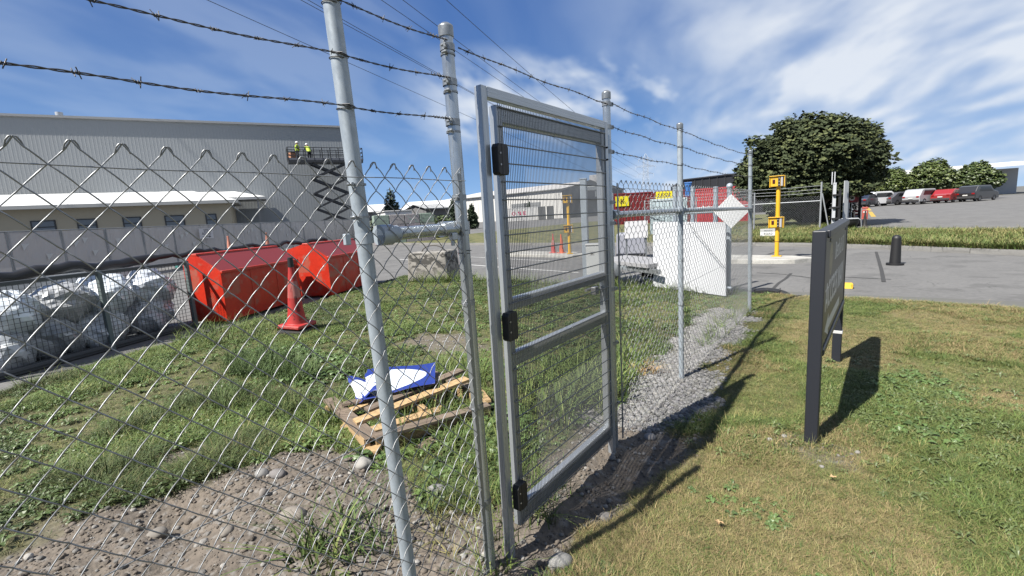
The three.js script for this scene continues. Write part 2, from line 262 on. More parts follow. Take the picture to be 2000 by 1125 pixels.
function barbedGeo(a, b, seed, tight) {                                // two twisted strands with four-point barbs
  const r = rng(seed), L = a.distanceTo(b), g = [], n = Math.ceil(L / 0.008), sag = (t) => -0.006 * L * 4 * t * (1 - t);
  const c = (t) => { const p = V().lerpVectors(a, b, t); p.y += sag(t) + 0.0035 * Math.sin(t * L * 11 + seed); p.x += 0.003 * Math.sin(t * L * 7 + seed * 2); return p; };
  for (const ph of [0, Math.PI]) { const pts = []; for (let i = 0; i <= n; i++) { const t = i / n, p = c(t), w = t * L / 0.036 * Math.PI + ph; p.y += 0.0017 * Math.cos(w); p.x += 0.0017 * Math.sin(w); pts.push(p); } g.push(tube(pts, 0.00145, 5)); }
  const dir = V().subVectors(b, a).normalize();
  for (let s = 0.05 + r() * 0.05; s < L - 0.03; s += 0.098 + r() * 0.018) {
    const p = c(s / L);
    for (let w = 0; w < 2; w++) { const o = p.clone().addScaledVector(dir, w * 0.008 - 0.004), an = r() * Math.PI, d1 = V(Math.cos(an), Math.sin(an), (r() - 0.5) * 0.9).normalize();
      g.push(bar(o.clone().addScaledVector(d1, -0.013), o.clone().addScaledVector(d1, 0.013), 0.0011, 4)); }
    const coil = []; for (let k = 0; k <= 14; k++) { const w = k / 14 * 5 * Math.PI; coil.push(p.clone().addScaledVector(dir, (k / 14 - 0.5) * 0.014).add(V(0.0036 * Math.cos(w), 0.0036 * Math.sin(w), 0))); } g.push(tube(coil, 0.0012, 4));
  }
  if (tight) { const e = c(1), pts = []; for (let k = 0; k <= 40; k++) { const w = k / 40 * 14 * Math.PI; pts.push(e.clone().addScaledVector(dir, -0.10 * (1 - k / 40)).add(V(0.0042 * Math.cos(w), 0.0042 * Math.sin(w), 0))); } g.push(tube(pts, 0.0013, 4)); }
  return mg(g);
}
function post(parent, z0, z1, y1, r, m, cap = true) {                  // leaning pipe: foot at z0, head at z1
  const p = M('post', bar(V(FX, -0.2, z0), V(FX, y1, z1), r, 28), m, parent);
  if (cap) { const pr = [[0, 0.016], [r * 0.6, 0.013], [r + 0.003, 0.004], [r + 0.004, -0.002], [r + 0.004, -0.036], [r, -0.037]].map((q) => new THREE.Vector2(q[0], q[1])); M('post_cap', tr(new THREE.LatheGeometry(pr.reverse(), 28), FX, y1, z1), mFit, p); }
  return p;
}
function band(parent, y, z, r, name = 'clamp', h = 0.022, lug = -1, m = mFit) {   // strap round the pipe with a bolted lug
  const g = [tr(new THREE.CylinderGeometry(r + 0.0035, r + 0.0035, h, 26, 1, true), FX, y, z), tr(new THREE.CylinderGeometry(r + 0.0015, r + 0.0015, h, 26, 1, true), FX, y, z)];
  g.push(rb(0.010, h, 0.024, FX + r * 0.78, y, z + lug * (r + 0.006), 0.002, 0.5 * lug));
  const c = M(name, g, m, parent);
  M('bolt', cy(0.005, 0.026, FX + r * 0.78, y, z + lug * (r + 0.012), 0, Math.PI / 2, 6), mFit, c);
  return c;
}
function tie(parent, y, z, r) { const pts = []; for (let k = 0; k <= 22; k++) { const w = k / 22 * Math.PI * 2.3; pts.push(V(FX + (r + 0.003) * Math.cos(w), y + k * 0.0006, z + (r + 0.003) * Math.sin(w))); } pts.push(V(MX + 0.004, y + 0.012, z + r * 0.4)); M('tie_wire', tube(pts, 0.0016, 5), mBarb, parent); }

// fence left of the gate
const fl = thing('chain_link_fence', 'galvanised chain-link fence left of the gate, filling the left foreground', 'fence', [0, 0, 0], 0);
{
  post(fl, -0.965, -0.872, 2.30, 0.0245, mPost);
  post(fl, -1.392, -1.352, 2.285, 0.0245, mPipe);
  chainMesh(fl, 0.90, -1.335);
  for (const [y, zb] of [[1.722, -1.36], [0.885, -0.95], [0.06, -1.35]]) lineWire(fl, y, 0.9, zb);
  M('tension_bar', rb(0.005, 1.72, 0.019, MX - 0.004, 0.89, -1.338, 0.002), mFit, fl);
  for (const y of [1.66, 1.24, 0.79, 0.35]) band(fl, y, -1.36 - (1.66 - y) * 0.017, 0.0245, 'tension_band', 0.022, 1);
  for (const [y, k, yP, yE] of [[2.222, 0, 2.221, 2.16], [2.088, 1, 2.071, 1.995], [1.943, 2, 1.927, 1.855]]) {
    const zP1 = -0.872 - (2.3 - y) * 0.04, zP2 = -1.354;
    M('barbed_wire', barbedGeo(V(FX + 0.030, yE, 1.2), V(FX + 0.028, yP, zP1), 3 + k), mBarb, fl);
    M('barbed_wire', barbedGeo(V(FX + 0.028, yP, zP1), V(FX + 0.025, y + 0.005, zP2 + 0.025), 8 + k, true), mBarb, fl);
    tie(fl, yP - 0.006, zP1, 0.0245);
    band(fl, y - (k ? 0 : 0.01), zP2, 0.0245, 'clamp', 0.024, 1);
    band(fl, y - 0.035, zP2, 0.0245, 'clamp', 0.007, 1);
  }
  M('barbed_wire', barbedGeo(V(FX + 0.028, 2.215, -1.38), V(FX + 0.027, 2.212, -2.69), 23, true), mBarb, fl);
  for (const y of [1.70, 1.60]) band(fl, y, -0.897, 0.0245, 'clamp', 0.006, 1);
  // mid rail with its end fittings
  const rail = M('rail', bar(V(FX, 1.538, -0.96), V(FX, 1.542, -1.33), 0.0225, 24), mPipe, fl);
  M('rail_end', [cy(0.034, 0.05, FX, 1.538, -0.985, Math.PI / 2, 0, 24), cy(0.029, 0.03, FX, 1.538, -1.02, Math.PI / 2, 0, 24)], mPost, rail);
  M('collar', [cy(0.0285, 0.034, FX, 1.532, -0.904, 0, 0, 28), rb(0.016, 0.036, 0.02, FX - 0.03, 1.532, -0.86, 0.003)], mPost, fl);
  M('rail_end', [cy(0.030, 0.075, FX, 1.541, -1.283, Math.PI / 2, 0, 24), cy(0.029, 0.05, FX, 1.541, -1.366, 0, 0, 24), rb(0.022, 0.03, 0.03, FX + 0.02, 1.512, -1.29, 0.004), cy(0.008, 0.06, FX + 0.016, 1.507, -1.288, 0, 0, 6)], mPipe, rail);
  for (const y of [1.52, 1.44]) tie(fl, y, -1.367, 0.0245);
}
// fence right of the gate, to the road
const fr = thing('chain_link_fence', 'galvanised chain-link fence right of the gate, running off to the road', 'fence', [0, 0, 0], 0);
{
  post(fr, -2.722, -2.722, 2.285, 0.0235, mPipe);
  post(fr, -4.195, -4.16, 2.275, 0.0235, mPost);
  post(fr, -7.52, -7.32, 2.30, 0.025, mPost);
  chainMesh(fr, -2.80, -7.48);
  for (const y of [1.715, 0.9, 0.06]) lineWire(fr, y, -2.76, -7.5);
  M('tension_bar', rb(0.005, 1.72, 0.019, MX - 0.004, 0.89, -2.792, 0.002), mFit, fr);
  for (const y of [1.63, 1.5, 1.08, 0.72, 0.30]) band(fr, y, -2.722, 0.0235, 'tension_band', 0.022, -1);
  for (const [y, k] of [[2.22, 0], [2.085, 1], [1.938, 2]]) {
    const z4 = -4.165, z5 = -7.34;
    M('barbed_wire', barbedGeo(V(FX + 0.026, y, -2.75), V(FX + 0.026, y - 0.005, z4), 33 + k), mBarb, fr);
    M('barbed_wire', barbedGeo(V(FX + 0.026, y - 0.005, z4), V(FX + 0.028, y + 0.01, z5), 43 + k), mBarb, fr);
    band(fr, y, -2.722, 0.0235, 'clamp', 0.024, -1); tie(fr, y - 0.005, z4, 0.0235); tie(fr, y + 0.005, z5, 0.025);
  }
  const ra = M('rail', bar(V(FX, 1.552, -2.76), V(FX, 1.548, -4.14), 0.021, 20), mPipe, fr), rc = M('rail', bar(V(FX, 1.548, -4.2), V(FX, 1.51, -7.36), 0.021, 20), mPost, fr);
  M('rail_end', [cy(0.031, 0.08, FX, 1.552, -2.80, Math.PI / 2, 0, 20)], mPipe, ra);
  M('rail_end', [cy(0.028, 0.07, FX, 1.549, -4.172, 0, 0, 20), cy(0.026, 0.1, FX, 1.548, -4.12, Math.PI / 2, 0, 20)], mPost, ra);
  M('rail_end', [cy(0.026, 0.1, FX, 1.548, -4.23, Math.PI / 2, 0, 20)], mPost, rc);
  M('rail_end', [cy(0.030, 0.08, FX, 1.512, -7.39, 0, 0, 20), cy(0.026, 0.1, FX, 1.512, -7.32, Math.PI / 2, 0, 20)], mPost, rc);
  for (const y of [1.45, 1.1, 0.7, 0.3]) { tie(fr, y, -4.18, 0.0235); tie(fr, y, -7.42, 0.025); }
}
// the gate
const gate = thing('pedestrian_gate', 'galvanised steel pedestrian gate with dense welded mesh and black hinges', 'gate', [-1.25, 0, 0]);
{
  const fram = M('gate_frame', [rb(0.038, 2.16, 0.038, 0, 1.022, -1.510, 0.004), rb(0.038, 2.13, 0.038, 0, 1.037, -2.637, 0.004)], mBox, gate);
  M('gate_frame', [rb(0.038, 0.044, 1.088, 0, 2.080, -2.0735, 0.004)], mBox, gate);
  M('foot_plate', [rb(0.09, 0.01, 0.09, -0.005, -0.05, -2.637, 0.002)], mBox, fram);
  // leaf: stiles and rails set behind the mesh
  M('leaf_stile', rb(0.04, 1.93, 0.038, -0.004, 1.075, -1.604, 0.004), mBox, gate);
  M('leaf_stile', rb(0.04, 1.93, 0.038, -0.004, 1.075, -2.585, 0.004), mBox, gate);
  for (const [y, h] of [[2.003, 0.07], [1.185, 0.056], [0.93, 0.068], [0.165, 0.095]]) M('leaf_rail', rb(0.04, h, 0.942, -0.004, y, -2.0945, 0.008), mBox, gate);
  // lock box, with its latch on the inside
  M('lock_box', [rb(0.035, 0.05, 0.05, -0.035, 1.10, -2.53, 0.006), cy(0.009, 0.08, -0.06, 1.11, -2.50, Math.PI / 2, 0, 12)], mSteel, gate);
  const panel = new THREE.Group(); panel.name = 'mesh_panel'; gate.add(panel);
  const gv = new THREE.CylinderGeometry(0.0015, 0.0015, 1.935, 6, 1), gh = bar(V(0, 0, -1.588), V(0, 0, -2.604), 0.003, 6);
  for (let i = 0; i < 79; i++) { const w = M('mesh_wire', gv, mGateWire, panel); w.position.set(0.0195, 1.077, -1.592 - i * 0.01275); }
  for (let i = 0; i < 26; i++) { const w = M('mesh_wire', gh, mGateBar, panel); w.position.set(0.0235, 0.125 + i * 0.0762, 0); }
  for (const y of [1.812, 1.10, 0.29]) {
    const s = new THREE.Shape([[-0.032, -0.052], [-0.024, -0.06], [0.026, -0.06], [0.034, -0.05], [0.034, 0.05], [0.026, 0.06], [-0.024, 0.06], [-0.032, 0.048]].map((q) => new THREE.Vector2(...q)));
    const g = new THREE.ExtrudeGeometry(s, { depth: 0.03, bevelEnabled: true, bevelSize: 0.003, bevelThickness: 0.003, bevelSegments: 2 }); g.rotateY(Math.PI / 2);
    const h = M('hinge', [tr(g, 0.022, y, -1.566), tr(cy(0.014, 0.124, 0, 0, 0, 0, 0, 16), 0.043, y, -1.561)], mBlack, gate);
    for (const d of [-0.022, 0.024]) { M('screw', cy(0.0042, 0.004, 0.056, y + d, -1.545, 0, Math.PI / 2, 8), mSteel, h); }
  }
  for (const y of [1.95, 1.88]) M('bolt', cy(0.006, 0.012, 0.026, y, -2.62, 0, Math.PI / 2, 6), mBlack, gate);
}

// ------------------------------------------------------------------ yard: red skips, mesh crate, cone, pallet, concrete block
const yv = (x, z, h = 0) => V(x, yardY(x, z) + h, z);
{
  const mRed = (() => { const t = tex(512, 512, (u, v) => { const a = pn(u, v, 5, 5), b = pn(u, v, 40, 3), sc = sm(0.66, 0.74, pn(u * 1 + 0.1, v, 12, 4)); let c = mix3([0.70, 0.036, 0.008], [0.54, 0.024, 0.008], a); c = c.map((k) => k * (0.85 + 0.3 * b)); c = mix3(c, [0.30, 0.20, 0.14], 0.45 * sm(0.62, 0.75, pn(u, v + 0.4, 6, 4))); return mix3(c, [0.42, 0.18, 0.13], sc * 0.35); }, true); t.repeat.set(0.6, 0.6); return new THREE.MeshStandardMaterial({ map: t, roughness: 0.42, side: THREE.DoubleSide }); })();
  const mLid = mat(0.26, 0.035, 0.032, 0.5);
  const yaw = Math.atan2(-0.45, -0.89);                               // long axis of the skips
  function skip(label, x, z, len, DPT) {                                   // local: long axis +z, front face at x = 0 turning to -x
    const t = thing('skip_bin', label, 'skip bin', [x, yardY(x, z), z], yaw, 'red skip bins along the edge of the grass');
    const prof = [[0, 0.06], [0, 0.95], [0.46, 1.27], [0.60, 1.28], [DPT, 1.10], [DPT, 0.06]];
    const body = polyExtrude([[0, 0.06], [0, 0.95], [DPT, 0.95], [DPT, 0.06]], len - 0.05).translate(0, 0, 0.025);
    M('body', body, mRed, t);
    for (const zz of [0, len - 0.03]) M('end_panel', polyExtrude(prof, 0.03).translate(0, 0, zz), mRed, t);
    const lid = (a, b, n) => { const m = M(n, beamPlate(a, b, len - 0.06), mLid, t); return m; };
    function beamPlate(a, b, l) { const dx = b[0] - a[0], dy = b[1] - a[1], L = Math.hypot(dx, dy); return bx(L, 0.03, l, (a[0] + b[0]) / 2, (a[1] + b[1]) / 2, len / 2, 0, 0, Math.atan2(dy, dx)); }
    lid([0.01, 0.955], [0.46, 1.265], 'lid'); lid([0.6, 1.275], [DPT - 0.01, 1.10], 'lid'); M('ridge', rb(0.17, 0.06, len, 0.53, 1.275, len / 2, 0.01), mRed, t);
    M('lip', [rb(0.05, 0.05, len, -0.01, 0.955, len / 2, 0.008)], mRed, t);
    for (let i = 1; i < 3; i++) M('seam', rb(0.006, 0.86, 0.03, -0.004, 0.5, len * i / 3, 0.002), mRed, t);
    for (const zz of [0.25, len - 0.25]) M('skid', rb(0.7, 0.07, 0.12, 0.38, 0.035, zz, 0.01), mRed, t);
    M('lug', [rb(0.05, 0.16, 0.07, -0.02, 0.80, len - 0.12, 0.01), cy(0.03, 0.10, -0.05, 0.82, len - 0.12, 0, Math.PI / 2, 12)], mRed, t);
    return t;
  }
  const mir = (t) => { t.scale.x = 1; };
  // rotation.y = yaw turns local +z to (sin, cos) = (-0.45, -0.89); local +x then points to (-0.89, 0.45): away from the fence
  skip('low red steel skip bin beside the mesh crate, behind the traffic cone', -9.13, -3.42, 2.2, 0.76);
  skip('red steel skip bin farther from the mesh crate, half hidden by the fence post', -9.93, -6.01, 2.1, 1.3);
  // mesh crate of plastic-wrapped rubbish left of the skips
  const c = thing('mesh_crate', 'wire mesh crate full of clear plastic waste, left of the red skips', 'crate', [-8.3, yardY(-8, -1) , -0.42], Math.atan2(-0.42, -0.92));
  const mCr = mat(0.10, 0.11, 0.12, 0.6, 0.3), LEN = 2.87, HT = 1.2, DP = 1.1;
  for (const [x, z] of [[0, 0], [0, LEN], [DP, 0], [DP, LEN], [0, LEN / 2]]) M('upright', rb(0.06, HT, 0.06, x, HT / 2, z, 0.006), mat(0.13, 0.17, 0.17, 0.6), c);
  for (const y of [0.08, HT - 0.03]) for (const x of [0, DP]) M('rail', rb(0.05, 0.05, LEN, x, y, LEN / 2, 0.006), mCr, c);
  const gw = []; for (let k = 1; k < 46; k++) gw.push(bx(0.005, HT - 0.1, 0.005, -0.012, HT / 2, k * 0.06)); for (let k = 1; k < 19; k++) gw.push(bx(0.005, 0.005, LEN, -0.018, 0.06 + k * 0.06, LEN / 2));
  tag(M('mesh_wires', gw, mCr, c), 'square wire mesh of the crate', null, null, 'stuff');
  M('floor', rb(DP, 0.06, LEN, DP / 2, 0.04, LEN / 2, 0.01), mCr, c);
  M('back_sheet', rb(0.02, HT - 0.1, LEN, DP - 0.05, HT / 2, LEN / 2, 0.004), mat(0.5, 0.52, 0.54), c);
  // crumpled bags inside
  const r = rng(5);
  const bags = [[0.35, 0.3, 0.35], [0.4, 0.32, 0.95], [0.38, 0.3, 1.55], [0.4, 0.33, 2.38], [0.38, 0.78, 0.5], [0.42, 0.75, 1.15], [0.4, 0.82, 1.75], [0.40, 0.80, 2.45]];
  bags.forEach(([x, y, z], i) => {
    const g = new THREE.IcosahedronGeometry(0.34, 6), p = g.attributes.position;
    for (let k = 0; k < p.count; k++) { const a = p.getX(k), b = p.getY(k), d = p.getZ(k), n = 0.78 + 0.42 * fbm(a * 3 + i * 9 + b * 2, d * 3 + b * 2.5 + i, 2) + 0.34 * Math.abs(2 * fbm(a * 6 + i * 5 + b * 3, d * 6 + b * 4 + i, 3) - 1); p.setXYZ(k, a * n, b * n * 0.85, d * n); }
    g.computeVertexNormals();
    const col = [[0.50, 0.53, 0.56], [0.34, 0.36, 0.38], [0.62, 0.66, 0.7], [0.52, 0.54, 0.58], [0.72, 0.78, 0.84], [0.42, 0.43, 0.44], [0.78, 0.84, 0.9], [0.66, 0.70, 0.76]][i];
    const bag = M('plastic_bag', g, new THREE.MeshPhysicalMaterial({ color: lin(...col.map((k) => k * 1.15)), roughness: 0.25, clearcoat: 0.5, side: THREE.DoubleSide }));
    c.updateMatrixWorld(); bag.position.copy(V(x, y, z).applyMatrix4(c.matrixWorld)); bag.rotation.y = c.rotation.y;
    tag(bag, ['pale grey', 'dark grey', 'whitish', 'cool grey, rightmost', 'bluish white', 'mid grey', 'bright white', 'milky, rightmost'][i] + ' crumpled plastic bag in the ' + (y < 0.5 ? 'lower' : 'upper') + ' half of the mesh crate', 'plastic bag', 'plastic bags in the mesh crate');
  });
  // black rolled cover lying along the crate and the skip ridge
  const cov = []; for (let i = 0; i <= 60; i++) { const t = i / 60, z = -0.1 + t * 7.6; cov.push(V(0.62 + 0.05 * Math.sin(t * 23), (t < 0.37 ? HT + 0.05 : 1.31 ) + 0.03 * Math.sin(t * 41) + 0.02 * Math.sin(t * 97), z)); }
  for (let i = 20; i < 26; i++) cov[i].y = mix(HT + 0.05, 1.31, (i - 19) / 7);
  const cv = M('rolled_cover', tube(cov, 0.06, 9, (t) => 0.65 + 0.5 * fbm(t * 50, 3, 3) + (t < 0.37 ? 0.35 : -0.2)), mat(0.013, 0.013, 0.015, 0.5));
  cv.position.copy(c.position); cv.rotation.y = c.rotation.y - 0.035; tag(cv, 'black plastic cover rolled up along the top of the crate and skips', 'cover');
}
// traffic cone on the grass, with its sunk rubber base
function cone(name, label, group, pos, h, red, opts = {}) {
  const t = thing(name, label, 'traffic cone', pos, opts.ry || 0, group), s = h / 0.9;
  const pr = [[0.026, 0.9], [0.031, 0.895], [0.033, 0.80], [0.062, 0.55], [0.095, 0.22], [0.118, 0.07], [0.135, 0.055]].map(([a, b]) => new THREE.Vector2(a * s, b * s)).reverse();
  const m = new THREE.MeshStandardMaterial({ map: tex(64, 256, (u, v) => { const n = pn(u, v, 7, 4); const y = v; let c = red.map((k) => k * (0.72 + 0.5 * n)); const w = opts.white; if (w && ((y > 0.42 && y < 0.54) || (y > 0.66 && y < 0.78))) c = mix3(c, [0.55, 0.42, 0.36], w * (0.35 + 0.65 * sm(0.42, 0.58, n))); if (sm(0.68, 0.74, pn(u, v, 14, 3)) > 0.5) c = c.map((k) => k * 0.4); return c; }, true), roughness: 0.6, side: THREE.DoubleSide });
  M('cone_body', new THREE.LatheGeometry(pr, 32), m, t);
  if (opts.tip) M('tip', cy(0.037 * s, 0.12 * s, 0, 0.85 * s, 0, 0, 0, 20, 0.0325 * s), mBlack, t);
  M('base', rb(0.34 * s, 0.055 * s, 0.34 * s, 0, 0.03 * s, 0, 0.02 * s), opts.base || m, t);
  if (opts.stack) M('base', rb(0.36 * s, 0.05 * s, 0.36 * s, 0.02, -0.035 * s, 0.02, 0.015 * s, 0.12), mat(0.02, 0.018, 0.017, 0.8), t);
  return t;
}
{
  const p = [-6.86, 0, -3.52];
  const c = cone('traffic_cone', 'faded red traffic cone on the grass in front of the skips', null, [p[0], landY(p[0], p[2]) + 0.10, p[2]], 1.06, [0.48, 0.026, 0.022], { white: 0.42, tip: true, stack: true, ry: 0.35 });
  c.rotation.x = 0.03; c.rotation.z = -0.06;
  cone('traffic_cone', 'dark red traffic cone on the concrete island beyond the gate', 'cones on the island in the yard', [-10.0, yardY(-10, -16) + 0.08, -16.1], 0.8, [0.55, 0.06, 0.05], { white: 0.6 });
  cone('traffic_cone', 'bright orange traffic cone right of the dark red one beyond the gate', 'cones on the island in the yard', [-9.55, yardY(-9.55, -16) + 0.08, -16.0], 0.78, [0.75, 0.13, 0.03]);
}
// broken pallet with the torn sign board on it
const woodT = tex(256, 256, (u, v) => { const g = pn(u * 1, v, 3, 3), f = 0.5 + 0.5 * Math.sin((v * 16 + 2.2 * pn(u, v, 4, 4)) * Math.PI * 2); const k = 0.75 + 0.25 * f + 0.4 * (g - 0.5); return [0.56 * k, 0.38 * k, 0.19 * k]; }, true);
const woodG = tex(256, 256, (u, v) => { const g = pn(u * 1, v, 5, 4), f = pn(u * 1, v, 60, 2); const k = 0.55 + 0.9 * (g - 0.3) + 0.3 * (f - 0.5); return [0.27 * k, 0.205 * k, 0.15 * k]; }, true);
{
  const wy = new THREE.MeshStandardMaterial({ map: woodT, roughness: 0.8 }), wg = new THREE.MeshStandardMaterial({ map: woodG, roughness: 0.85 });
  const t = thing('pallet', 'broken wooden pallet lying in the weeds, its yellowish timber split', 'pallet');
  const P = (px, py, h) => { const r = ray(px, py), q = (h - 1.57) / r[1]; return V(r[0] * q, h, r[2] * q); };
  const plank = (a, b, w, h, m, tilt = 0) => { const g = beam(a, b, w, h); const o = M('board', g, m, t); return o; };
  // outline of the pallet: near corner, left corner, far corner, right corner
  const n = P(722, 862, 0.12), l = P(648, 778, 0.12), f = P(872, 716, 0.14), r = P(950, 792, 0.12);
  const q = (u, v, h = 0) => V().addScaledVector(n, (1 - u) * (1 - v)).addScaledVector(l, u * (1 - v)).addScaledVector(r, (1 - u) * v).addScaledVector(f, u * v).add(V(0, h, 0));
  plank(q(0.02, 0.03), q(1.0, -0.02), 0.10, 0.022, wg);                 // left side top board
  plank(q(0.03, -0.01, -0.03), q(0.98, 0.0, -0.03), 0.04, 0.08, wy);   // stringers
  plank(q(0.03, 0.05, -0.05), q(0.03, 1.0, -0.05), 0.045, 0.09, wy);
  plank(q(0.0, 0.04, 0.02), q(0.0, 1.02, 0.0), 0.09, 0.022, wg);
  plank(q(0.33, 0.0, 0.02), q(0.36, 0.98, 0.10), 0.10, 0.022, wy);
  plank(q(0.42, 0.12, 0.05), q(0.55, 1.0, 0.11), 0.09, 0.022, wg);
  plank(q(0.18, 0.02, -0.01), q(0.16, 0.62, 0.0), 0.095, 0.02, wy);
  plank(q(0.22, 0.35, -0.07), q(0.05, 0.75, -0.08), 0.09, 0.02, wy);
  plank(q(0.98, 0.78, 0.03), q(0.30, 1.02, 0.02), 0.09, 0.022, wg);
  plank(q(0.95, 0.80, -0.04), q(0.30, 1.0, -0.05), 0.04, 0.08, wy);
  plank(q(0.62, 0.05, 0.0), q(0.66, 0.55, 0.06), 0.09, 0.02, wy);
  plank(q(0.5, 0.5, -0.02), q(0.2, 0.52, -0.02), 0.045, 0.09, wy);
  plank(q(0.04, 1.02, -0.06), q(0.36, 1.02, -0.06), 0.05, 0.08, wy);
  plank(q(0.25, 0.62, -0.06), q(0.7, 0.9, 0.02), 0.085, 0.02, wy); plank(q(-0.12, 0.35, -0.1), q(0.1, 0.9, -0.09), 0.08, 0.02, wg); plank(q(0.72, 0.02, 0.03), q(0.52, 0.42, 0.09), 0.07, 0.02, wg); plank(q(0.3, 0.25, -0.06), q(0.12, 0.42, -0.04), 0.11, 0.018, wy); plank(q(1.05, 0.3, -0.06), q(1.0, 0.8, 0.0), 0.08, 0.02, wy); plank(q(0.12, 1.05, -0.03), q(0.5, 1.12, -0.08), 0.09, 0.02, wy);
  for (const [u, v] of [[0, 0.02], [0.5, 0.0], [0.98, 0.0], [0.03, 0.98]]) { const p = q(u, v, -0.085); M('block', rb(0.10, 0.075, 0.10, p.x, p.y, p.z, 0.004, 0.5), wy, t); }
  // torn blue and white corrugated-plastic board lying on the pallet, split in two sheets
  const mB = new THREE.MeshStandardMaterial({ map: sign(1, 0.6, 512, (x, w, h) => { x.fillStyle = '#2a3c8c'; x.fillRect(0, 0, w, h); x.fillStyle = '#dfe7f2'; x.beginPath(); x.ellipse(w * 0.42, h * 0.52, w * 0.46, h * 0.40, -0.05, 0, 7); x.fill(); x.fillStyle = 'rgba(120,110,100,0.18)'; for (let i = 0; i < 60; i++) { x.beginPath(); x.arc((i * 137 % 100) / 100 * w, (i * 71 % 100) / 100 * h, 2 + i % 7, 0, 7); x.fill(); } }), roughness: 0.38, side: THREE.DoubleSide });
  const bo = thing('sign_board', 'torn blue and white plastic board lying on the broken pallet', 'board');
  function limp(o, cs, bump, seed) {                                    // sheet through four corners, buckled and torn along one side
    const N = 22, pos = [], uv = [], idx = [];
    for (let s = 0; s < 2; s++) for (let j = 0; j <= N; j++) for (let i = 0; i <= N; i++) { const u = i / N, v = j / N; const jag = (i === 0 ? 1 : 0) * (fbm(v * 9 + seed, 2, 3) - 0.3) * 0.22; const U = u + jag * (1 - u); const p = V().addScaledVector(cs[0], (1 - U) * (1 - v)).addScaledVector(cs[1], U * (1 - v)).addScaledVector(cs[3], (1 - U) * v).addScaledVector(cs[2], U * v); p.y += bump * (Math.sin(u * 4 + seed) * Math.sin(v * 3.3 + seed) + 0.5 * fbm(u * 4 + seed, v * 4, 3)) - s * 0.005; pos.push(p.x, p.y, p.z); uv.push(U, 1 - v); }
    const A = (N + 1) * (N + 1), id = (s, i, j) => s * A + j * (N + 1) + i;
    for (let j = 0; j < N; j++) for (let i = 0; i < N; i++) { idx.push(id(0, i, j), id(0, i + 1, j), id(0, i, j + 1), id(0, i + 1, j), id(0, i + 1, j + 1), id(0, i, j + 1)); idx.push(id(1, i, j), id(1, i, j + 1), id(1, i + 1, j), id(1, i + 1, j), id(1, i, j + 1), id(1, i + 1, j + 1)); }
    for (let k = 0; k < N; k++) for (const [i0, j0, i1, j1] of [[k, 0, k + 1, 0], [k, N, k + 1, N], [0, k, 0, k + 1], [N, k, N, k + 1]]) idx.push(id(0, i0, j0), id(0, i1, j1), id(1, i0, j0), id(0, i1, j1), id(1, i1, j1), id(1, i0, j0));
    const g = new THREE.BufferGeometry(); g.setAttribute('position', new THREE.Float32BufferAttribute(pos, 3)); g.setAttribute('uv', new THREE.Float32BufferAttribute(uv, 2)); g.setIndex(idx); g.computeVertexNormals(); return M('sheet', g, mB, o);
  }
  limp(bo, [P(712, 726, 0.27), P(850, 706, 0.29), P(850, 752, 0.25), P(700, 779, 0.21)], 0.016, 1.2);
  limp(bo, [P(676, 748, 0.24), P(742, 732, 0.30), P(745, 774, 0.22), P(700, 778, 0.20)].map((v) => v.clone()), 0.045, 4.7);
}
// stained concrete block with a lifting loop
{
  const t = thing('concrete_block', 'stained concrete anchor block with wire lifting loop at the grass edge', 'concrete block', [-9.55, -0.06, -9.0], 0.42);
  const st = tex(256, 256, (u, v) => { const a = pn(u, v, 6, 5), b = pn(u, v, 34, 3), c = pn(u + 0.4, v, 9, 4); const k = 0.30 + 0.25 * (a - 0.5) + 0.1 * (b - 0.5); const s = sm(0.46, 0.62, c) * sm(0.15, 0.6, v) ; return mix3([k, k * 0.95, k * 0.86], [0.05, 0.048, 0.044], s * 0.9); }, true);
  const g = new RoundedBoxGeometry(1.15, 0.84, 1.0, 3, 0.05), p = g.attributes.position;
  for (let i = 0; i < p.count; i++) { const k = 1 - 0.05 * (p.getY(i) / 0.42); p.setX(i, p.getX(i) * k); p.setZ(i, p.getZ(i) * k); }
  g.translate(0, 0.42, 0); g.computeVertexNormals(); M('block', g, new THREE.MeshStandardMaterial({ map: st, roughness: 0.95 }), t);
  const lp = []; for (let k = 0; k <= 24; k++) { const a = k / 24 * Math.PI; lp.push(V(0.05 - 0.34 * Math.cos(a), 0.80 + 0.20 * Math.sin(a), 0.1)); } M('lifting_loop', tube(lp, 0.014, 8), mat(0.09, 0.08, 0.07, 0.7, 0.3), t);
}
